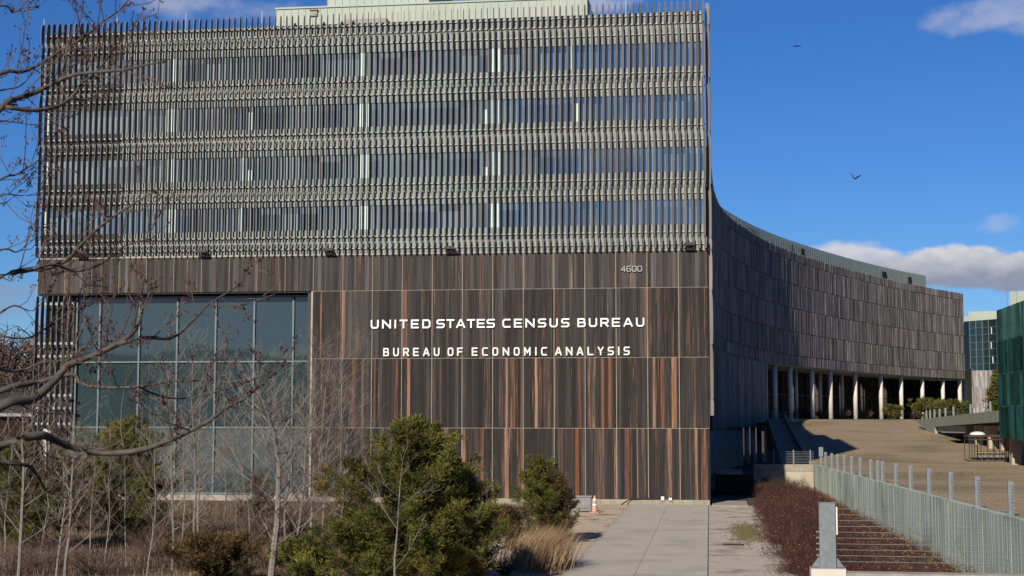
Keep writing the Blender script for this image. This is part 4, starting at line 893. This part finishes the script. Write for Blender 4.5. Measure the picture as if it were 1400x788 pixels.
# red hedge
hd = thing('hedge', (4.2, -25, 0), 'long dark red twiggy hedge between gravel and planting bed', 'hedge'); m = MB(); lf = MB(); r = random.Random(9)
def hedge_prof(y):
    x0 = float(np.interp(y, [-62, -48, -30, -10, 2, 18], [2.5, 2.3, 2.6, 2.7, 3.3, 3.2])); x1 = float(np.interp(y, [-62, -48, -30, -10, 5, 18], [6.2, 6.0, 6.4, 6.6, 7.4, 6.8])); hh = float(np.interp(y, [-62, -50, -30, -12, 0, 18], [2.0, 1.9, 1.75, 1.65, 1.55, 1.4])); return x0, x1, hh
mounds = []
y = -63.0
while y < 19:
    x0, x1, hh = hedge_prof(y)
    for _ in range(4 if y < -25 else 3): mounds.append((r.uniform(x0+.5, x1-.4), y+r.uniform(-.8, .8), r.uniform(.75, 1.15), hh*r.uniform(.72, 1.08), r.uniform(.7, 1.3)))
    y += 1.7
for cx, cy, rd, hh, kk in mounds:
    for i in range(105):
        an = r.uniform(0, 6.283); ph = math.asin(r.random()**.8); q = r.random()**.35
        ox, oy, oz = math.cos(an)*math.cos(ph), math.sin(an)*math.cos(ph), math.sin(ph); gr_ = (.6, 1.35, .5) if (cy > 4 and r.random() < .6) else ((.8, 1.15, .7) if r.random() < .12 else (1, 1, 1)); k = kk*r.uniform(.55, 1.3)
        p = np.array([cx+ox*rd*q, cy+oy*rd*q*1.1, max(.03, oz*hh*q)]); sprays(m, p, (ox*.8, oy*.8), r, 8, .2, .008, (gr_[0]*k, gr_[1]*k, gr_[2]*k), up=.8, spread=.6)
        if r.random() < .045: lf.blob((p[0], p[1]-.05, p[2]+.1), (.03, .03, .018))
m.build('twigs', 'hedge', hd); lf.build('leaves', 'leaf', hd)
m = MB(); r = random.Random(10)
for i in range(6500):
    y = r.uniform(-66, 19); xw = wall_x(y); x = r.uniform(5.5, xw-.15); z = r.uniform(0.03, .38)
    sprays(m, np.array([x, y, z]), (0, 0), r, 7, .17, .009, (r.uniform(.5, 1.2),)*3, up=.6, spread=.8)
gc = m.build('ground_cover', 'hedge'); tag(gc, 'dark red creeping ground cover filling the bed below the wall', kind='stuff')
m = MB()
for i in range(900): y = r.uniform(-60, 10); m.blob((r.uniform(5.6, wall_x(y)-.3), y, r.uniform(.25, .5)), (.045, .045, .02))
tag(m.build('fallen_leaves', 'leaf'), 'scattered yellow leaves caught in the red ground cover', kind='stuff')
m = MB()
for i in range(14):
    y = r.uniform(-58, -30); b0 = np.array([wall_x(y)-.5, y, .2]); m.tube([b0, b0+np.array([r.uniform(-.3, .2), r.uniform(-.3, .3), .6]), b0+np.array([r.uniform(-.6, .3), r.uniform(-.8, .8), r.uniform(.9, 1.5)])], [.012, .009, .004], 3)
tag(m.build('shoots', 'twig'), 'loose thin shoots standing above the red ground cover', kind='stuff')

# dry grass
def blades(mb, r, n, fx_, hmin, hmax, wd, lean=(0, 0), tint=1.0):
    for _ in range(n):
        x, y = fx_(r); z = g_height(x, y); h_ = r.uniform(hmin, hmax); an = r.uniform(0, 6.28); b = np.array([x, y, z]); d_ = np.array([math.cos(an)*.35*h_+lean[0]*h_, math.sin(an)*.35*h_+lean[1]*h_, 0])
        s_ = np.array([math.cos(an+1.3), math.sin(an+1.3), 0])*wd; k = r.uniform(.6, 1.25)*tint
        mb.add([b-s_, b+s_, b+d_*.4+np.array([0, 0, h_*.6])+s_*.7, b+d_+np.array([0, 0, h_*r.uniform(.8, 1)]), b+d_*.4+np.array([0, 0, h_*.6])-s_*.7], [(0, 1, 2, 4), (4, 2, 3)], (k, k*.97, k*.92))
r = random.Random(14); m = MB()
def area(r):
    y = -60+58*r.random()**1.4; return r.uniform(-52, -9-.12*(y+60)*(r.random())), y
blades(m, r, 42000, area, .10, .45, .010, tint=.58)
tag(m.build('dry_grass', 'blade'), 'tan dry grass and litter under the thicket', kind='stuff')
m = MB()
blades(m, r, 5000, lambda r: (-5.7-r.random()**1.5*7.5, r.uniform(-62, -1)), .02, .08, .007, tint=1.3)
tag(m.build('short_grass', 'blade'), 'short straw-coloured grass on the verge beside the walk', kind='stuff')
m = MB()
for _ in range(9000):
    y = -55+170*r.random()**1.3; x = r.uniform((wall_x(y) if y < 21 else wall_x(21)+(y-21)*.05)+.4, 16+.28*(y+60)); z = lawn_z(x, y)+.02
    if y > 62 and x > 24+.27*(y-62): continue
    h_ = r.uniform(.02, .06); wq = r.uniform(.012, .035)*(1+.012*max(0, y+50)); k = r.uniform(.36, .62); a2 = r.uniform(-.5, .5)
    m.add([(x-wq, y, z-.03), (x+wq, y+a2*wq, z-.03), (x+r.uniform(-.05, .05), y, z+h_)], [(0, 1, 2)], (k, k*.98, k*.9))
tag(m.build('lawn_tufts', 'blade'), 'uneven dry tufts in the dormant lawn', kind='stuff')
m = MB()
for _ in range(1500):
    y = r.uniform(-58, -1); x = -5.62+abs(r.gauss(0, .16)) if r.random() < .75 else r.uniform(-5.5, -.3); an = r.uniform(0, 6.28); l = r.uniform(.03, .09); k = r.uniform(.4, 1)
    m.add([(x, y, .056), (x+l*math.cos(an), y+l*math.sin(an), .058), (x+l*.5*math.cos(an+.5), y+l*.5*math.sin(an+.5), .066)], [(0, 1, 2)], (k, k, k))
tag(m.build('litter', 'blade'), 'bits of straw blown onto the concrete walk', kind='stuff')
cpos = gz(733, 780); cl = thing('grass_clump', tuple(cpos), 'tall tan grass clump bending over beside the upright cedar', 'grass clump'); m = MB()
blades(m, r, 2600, lambda r: (cpos[0]+r.gauss(-.1, .55), cpos[1]+r.gauss(.6, .9)), 1.0, 2.0, .009, lean=(.42, .0), tint=1.05); m.build('blades', 'blade', cl)
for k, (px, py, lab) in enumerate(((282, 786, 'small tan grass tuft in front of the spreading juniper'), (610, 786, 'small tan grass tuft at the foot of the big cedar'))):
    c0 = gz(px, py); c2 = thing('grass_clump', tuple(c0), lab, 'grass clump'); m = MB(); blades(m, r, 260, lambda r: (c0[0]+r.gauss(0, .25), c0[1]+r.gauss(0, .3)), .4, .9, .010, lean=(.3, 0)); m.build('blades', 'blade', c2)

# saplings
def sapling(path, r0, seed, label, group, nb=46, spread=1.0, start=.12, mat='bark', tw=.5, name='sapling'):
    """path: trunk points in the world"""
    r = random.Random(seed); P = [np.array(p, float) for p in path]; h_ = P[-1][2]-P[0][2]; t = thing(name, tuple(P[0]), label, 'sapling', group)
    def pt(u): f_ = u*(len(P)-1); i = min(int(f_), len(P)-2); return P[i]+(P[i+1]-P[i])*(f_-i)
    n = 9; U = [i/n for i in range(n+1)]; Q = [pt(u)+(np.array([r.gauss(0, .03), r.gauss(0, .03), 0])*h_*.12 if 0 < i < n else 0) for i, u in enumerate(U)]
    m = MB(); m.tube(Q, [r0*(1-u)**.8+.006 for u in U], 6); m.build('trunk', mat, t)
    b = MB()
    def grow(s_, d_, l, rad, lev):
        md = s_+d_*l*.5+np.array([r.gauss(0, .04), r.gauss(0, .04), .03])*l; e_ = s_+d_*l+np.array([0, 0, .10*l]); b.tube([s_, md, e_], [rad, rad*.7, max(.0028, rad*.3)], 3)
        if lev > 0:
            for q in range(r.randint(3, 5) if lev > 1 else r.randint(2, 4)):
                u = r.uniform(.25, 1); p = s_+(md-s_)*u*2 if u < .5 else md+(e_-md)*(u*2-1); v = d_+np.array([r.gauss(0, .5), r.gauss(0, .5), r.gauss(.25, .35)]); v /= np.linalg.norm(v); grow(p, v, l*r.uniform(.3, .6)*(1.2-u*.5), max(rad*.55, .0035), lev-1)
    for i in range(nb):
        u = start+(1-start)*((i+r.random())/nb)**.9; f_ = u*n; k = min(int(f_), n-1); p = Q[k]+(Q[k+1]-Q[k])*(f_-k); an = i*2.4+r.uniform(-.6, .6)
        d_ = np.array([math.cos(an), math.sin(an), r.uniform(.35, 1.35)]); d_ /= np.linalg.norm(d_)
        l = h_*r.uniform(.12, .3)*(1.1-.65*u)*spread*1.25+.12; grow(p, d_, l, min(.016, r0*.4*(1.1-u))+.004, 2)
    b.build('branches', 'twig' if tw > .5 else 'twig2', t); return t
def sap_px(pts, depth, r0, seed, label, **k):
    """trunk through picture points, standing on the ground at its own depth"""
    b0 = gd(pts[0][0], depth); path = [b0]
    for (px, py) in pts[1:]:
        d = ray(px, py); q = CAM+d*((depth+(rng.uniform(-.25, .25)))/(d@_f)); path.append(q)
    return sapling(path, r0, seed, label, 'bare saplings in the thicket', **k)
S = [
 ([(32, 788), (31, 700), (33, 620), (30, 570), (36, 520)], 53, .062, 'thick pale sapling in front of the wide olive cedar', dict(nb=34)),
 ([(94, 788), (97, 700), (99, 620), (101, 560)], 53, .05, 'pale twin-looking sapling stem standing left of the pointed cedar', dict(nb=36)),
 ([(82, 788), (88, 700), (92, 640), (98, 590)], 54, .036, 'thinner pale stem just beside the pale sapling below the fins', dict(nb=30)),
 ([(147, 770), (150, 710), (149, 660), (151, 630)], 60, .022, 'short slim stem in front of the pointed cedar', dict(nb=22)),
 ([(205, 788), (211, 720), (214, 660), (212, 600), (217, 560)], 54, .026, 'slim grey sapling at the right edge of the pointed cedar', dict(nb=34)),
 ([(240, 772), (236, 690), (234, 610), (232, 545), (228, 500)], 58, .05, 'tall pale sapling in front of the first lobby glass panes', dict(nb=44)),
 ([(252, 748), (253, 690), (250, 640), (252, 560)], 66, .04, 'slender sapling close behind the tall pale one', dict(nb=34)),
 ([(269, 735), (267, 670), (265, 600), (262, 530), (262, 470)], 70, .05, 'darker half of the pair of tall saplings before the lobby glass', dict(nb=44)),
 ([(274, 735), (273, 660), (271, 600), (276, 530), (283, 480)], 71, .052, 'paler half of the pair of tall saplings before the lobby glass', dict(nb=44)),
 ([(310, 740), (309, 680), (306, 620), (308, 560), (304, 510)], 76, .035, 'thin sapling in front of the middle lobby mullion', dict(nb=36)),
 ([(372, 800), (379, 720), (381, 650), (379, 605), (362, 560), (352, 520)], 51, .115, 'stoutest pale forked tree in front of the lobby glass', dict(nb=70, spread=1.25)),
 ([(404, 765), (411, 700), (418, 630), (425, 560), (433, 480)], 62, .055, 'leaning sapling just past the stout forked tree', dict(nb=60, spread=1.1)),
 ([(391, 765), (389, 700), (396, 640), (388, 560), (392, 500)], 63, .04, 'dark slim sapling behind the stout forked tree', dict(nb=44, tw=.6)),
 ([(424, 770), (428, 690), (440, 610), (446, 540), (452, 470)], 64, .055, 'tall twiggy sapling at the edge of the lobby glass', dict(nb=66, spread=1.15, tw=.6)),
 ([(442, 745), (444, 670), (448, 600), (462, 540), (470, 480)], 68, .045, 'twiggy sapling in front of the first board panels', dict(nb=60, spread=1.1)),
 ([(461, 788), (467, 710), (470, 650), (476, 590), (484, 540)], 54, .034, 'pale slim sapling along the left flank of the big cedar', dict(nb=40)),
 ([(540, 790), (542, 730), (546, 680), (550, 635)], 46, .030, 'pale thin sapling standing directly in front of the big cedar', dict(nb=9, spread=1.3, start=.15)),
 ([(345, 780), (340, 700), (330, 640), (338, 580)], 56, .022, 'short crooked sapling left of the stout forked tree', dict(nb=34, tw=.6)),
 ([(12, 770), (8, 690), (16, 620), (6, 540)], 60, .03, 'dark twiggy sapling at the outer edge of the thicket', dict(nb=40, tw=.6)),
 ([(60, 760), (66, 690), (62, 630), (70, 570)], 63, .024, 'dim twiggy sapling between the olive cedar and the fin screen', dict(nb=36, tw=.6)),
 ([(178, 775), (170, 700), (172, 640), (165, 560), (172, 520)], 57, .024, 'fine sapling rising in front of the pointed cedar tip', dict(nb=34, tw=.6)),
 ([(505, 770), (508, 700), (515, 640), (522, 580)], 57, .022, 'fine reddish sapling overlapping the upper part of the big cedar', dict(nb=34, tw=.6)),
 ([(325, 750), (322, 690), (327, 620), (320, 560)], 70, .026, 'straight grey sapling near the lobby sill', dict(nb=34)),
 ([(656, 745), (660, 690), (664, 640)], 72, .02, 'short twiggy sapling behind the lower dense cedar', dict(nb=30, tw=.6)),
 ([(128, 760), (124, 700), (130, 640), (126, 590)], 62, .024, 'thin brown sapling beside the rusty olive bush', dict(nb=34, tw=.6)),
]
for i, (pts, dep, r0, lab, kw) in enumerate(S):
    kw['nb'] = int(kw.get('nb', 40)*.85); sap_px(pts, dep, r0, 500+i, lab, **kw)
# brushwood
for k, (px, py, h_, wd, lab) in enumerate(((60, 775, 1.6, 4.5, 'low brown brushwood under the wide olive cedar'), (215, 760, 1.8, 4.5, 'low brown brushwood right of the pointed cedar'), (330, 745, 1.9, 5.0, 'low brown brushwood below the lobby sill'), (405, 730, 2.2, 5.0, 'tangled brushwood behind the leaning sapling'), (455, 720, 2.6, 4.5, 'tangled brushwood at the foot of the first board panels'), (375, 775, 1.5, 4.0, 'low brushwood round the stout forked tree'), (650, 760, 1.6, 2.4, 'brown brushwood between big cedar and tan grass'), (130, 785, 1.3, 4, 'brown brushwood in the dry grass near the twin stems'), (755, 752, .9, 1.6, 'small dark brushwood at the foot of the rusty cypress'), (690, 786, .9, 1.6, 'small brushwood at the foot of the tan grass clump'), (15, 785, 1.4, 4.5, 'brushwood at the foot of the thick pale sapling'), (265, 735, 1.8, 4.5, 'brushwood under the pair of tall saplings'), (440, 770, 1.6, 4.0, 'low brushwood along the left flank of the big cedar'), (185, 735, 1.6, 5.0, 'brushwood round the foot of the pointed cedar'))):
    bare_bush(gz(px, py), h_, wd, 700+k, lab, 'brushwood in the thicket', 110, 'brush', .010, 'brushwood')

# foreground maple whose boughs hang into the view
TB = at_d(-330, 573, 11.5); TB[2] = g_height(TB[0], TB[1])
mp = thing('maple_tree', tuple(TB), 'near bare maple whose budding boughs hang before the building', 'tree')
r = random.Random(33)
m = MB(); m.tube([TB, TB+np.array([.05, .1, 1.5]), TB+np.array([.0, .15, 3.2]), TB+np.array([.15, .1, 5.5])], [.2, .17, .14, .09], 10); m.build('trunk', 'maple', mp, True)
boughs = [
 ([(-120, 640), (0, 556), (42, 547), (68, 527), (90, 503), (97, 498), (128, 486), (160, 471), (182, 455), (191, 436), (195, 418), (192, 398)], 11.2, .042, .010),
 ([(160, 471), (200, 462), (235, 462), (262, 440), (283, 418), (308, 402), (330, 388)], 11.2, .016, .005),
 ([(-110, 590), (0, 535), (45, 524), (97, 512), (112, 525), (140, 530), (190, 529), (240, 521), (290, 522)], 11.8, .030, .005),
 ([(-140, 700), (0, 610), (55, 596), (68, 599), (100, 612), (142, 620), (190, 616), (235, 601), (285, 576), (312, 556), (340, 541), (372, 512)], 10.6, .042, .005),
 ([(-60, 625), (0, 632), (38, 637), (52, 652), (62, 670), (78, 684), (102, 690)], 10.9, .020, .006),
 ([(-130, 420), (0, 378), (40, 369), (70, 365), (95, 353), (112, 334), (140, 308), (172, 285), (212, 262)], 12.0, .032, .006),
 ([(46, 368), (75, 362), (100, 371), (128, 366), (152, 352), (172, 336), (210, 325)], 12.0, .012, .004),
 ([(-110, 250), (0, 149), (20, 136), (50, 126), (75, 113), (100, 103), (130, 99), (168, 96), (195, 90), (225, 84)], 11.5, .030, .006),
 ([(8, 147), (50, 151), (80, 145), (98, 133), (114, 112), (131, 99), (150, 76), (164, 55)], 11.5, .018, .004),
 ([(98, 134), (115, 137), (130, 131)], 11.5, .012, .004),
 ([(-90, 150), (0, 101), (28, 99), (52, 89), (85, 68), (112, 53), (140, 30), (163, 14), (182, -8)], 11.9, .020, .006),
 ([(-60, 140), (0, 124), (25, 119), (38, 108), (46, 96)], 12.2, .010, .004),
 ([(-60, 172), (0, 166), (30, 169), (52, 172)], 12.2, .008, .003),
 ([(-80, 30), (0, 8), (18, 17), (33, 11), (50, 10)], 12.0, .009, .004),
 ([(-80, 300), (0, 246), (22, 239), (42, 226), (62, 214)], 12.2, .014, .004),
 ([(-60, 300), (0, 268), (30, 268), (54, 266)], 12.3, .009, .003),
 ([(-70, 380), (0, 342), (22, 345), (38, 334), (52, 322)], 12.1, .011, .003),
 ([(-40, 480), (0, 505), (30, 506), (60, 495), (92, 492), (120, 470), (150, 440)], 12.3, .016, .004),
 ([(0, 460), (40, 462), (75, 440), (100, 425), (140, 412)], 12.5, .010, .003),
 ([(0, 428), (20, 418), (45, 425), (68, 400)], 12.4, .009, .003),
 ([(190, 529), (215, 540), (250, 545), (300, 535), (345, 520), (390, 500)], 11.8, .010, .003),
]
b = MB(); bd = MB(); tw_ = MB()
def cluster(p, k=3):
    for _ in range(k): q = p+np.array([r.gauss(0, .014), r.gauss(0, .014), r.gauss(0, .014)]); w_ = r.uniform(.005, .009); bd.blob(q, (w_, w_, w_*1.5))
for pts, dd, r0, r1 in boughs:
    n = len(pts); W = []
    for i, (px, py) in enumerate(pts):
        d = ray(px, py); W.append(CAM+d*((dd+.5*math.sin(i*.7+dd)*.6)/(d@_f)))
    if pts[0][0] < -5: W = [TB+np.array([.0, .12, max(1.6, min(5.2, W[0][2]-TB[2]-.5))])]+W
    W3 = []
    Q = [2*W[0]-W[1]]+W+[2*W[-1]-W[-2]]
    for i in range(1, len(Q)-2):
        for k in range(4): t = k/4; W3.append(.5*((2*Q[i])+(-Q[i-1]+Q[i+1])*t+(2*Q[i-1]-5*Q[i]+4*Q[i+1]-Q[i+2])*t*t+(-Q[i-1]+3*Q[i]-3*Q[i+1]+Q[i+2])*t**3))
    W3.append(W[-1]); k3 = len(W3); rad = [r0+(r1-r0)*i/(k3-1) for i in range(k3)]; rad = [max(.003, x*r.uniform(.9, 1.12)) for x in rad]
    b.tube(W3, rad, 8)
    cluster(W3[-1], 6)
    for i in range(5, k3-1):
        if r.random() < .55:
            p = W3[i]; t_ = W3[i+1]-W3[i]; t_ /= np.linalg.norm(t_); v = t_*.5+np.array([r.gauss(0, .35), r.gauss(0, .3), r.gauss(.25, .55)]); v /= np.linalg.norm(v); l = r.uniform(.12, .55); md = p+v*l*.5+np.array([0, 0, -.02]); e_ = p+v*l+np.array([r.gauss(0, .03), 0, .06])
            tw_.tube([p, md, e_], [min(rad[i]*.5, .007), .0042, .0028], 4); cluster(e_, 4)
            for q in range(r.randint(1, 4)):
                u = r.uniform(.3, .95); s2 = p+(e_-p)*u; v2 = v+np.array([r.gauss(0, .5), r.gauss(0, .4), r.gauss(.1, .5)]); v2 /= np.linalg.norm(v2); e2 = s2+v2*l*r.uniform(.2, .45); tw_.tube([s2, e2], [.0038, .0025], 3); cluster(e2, 3)
                if r.random() < .6: cluster(s2+(e2-s2)*.5, 2)
b.build('boughs', 'maple', mp, True); tw_.build('twigs', 'twig', mp); bd.build('buds', 'bud', mp)
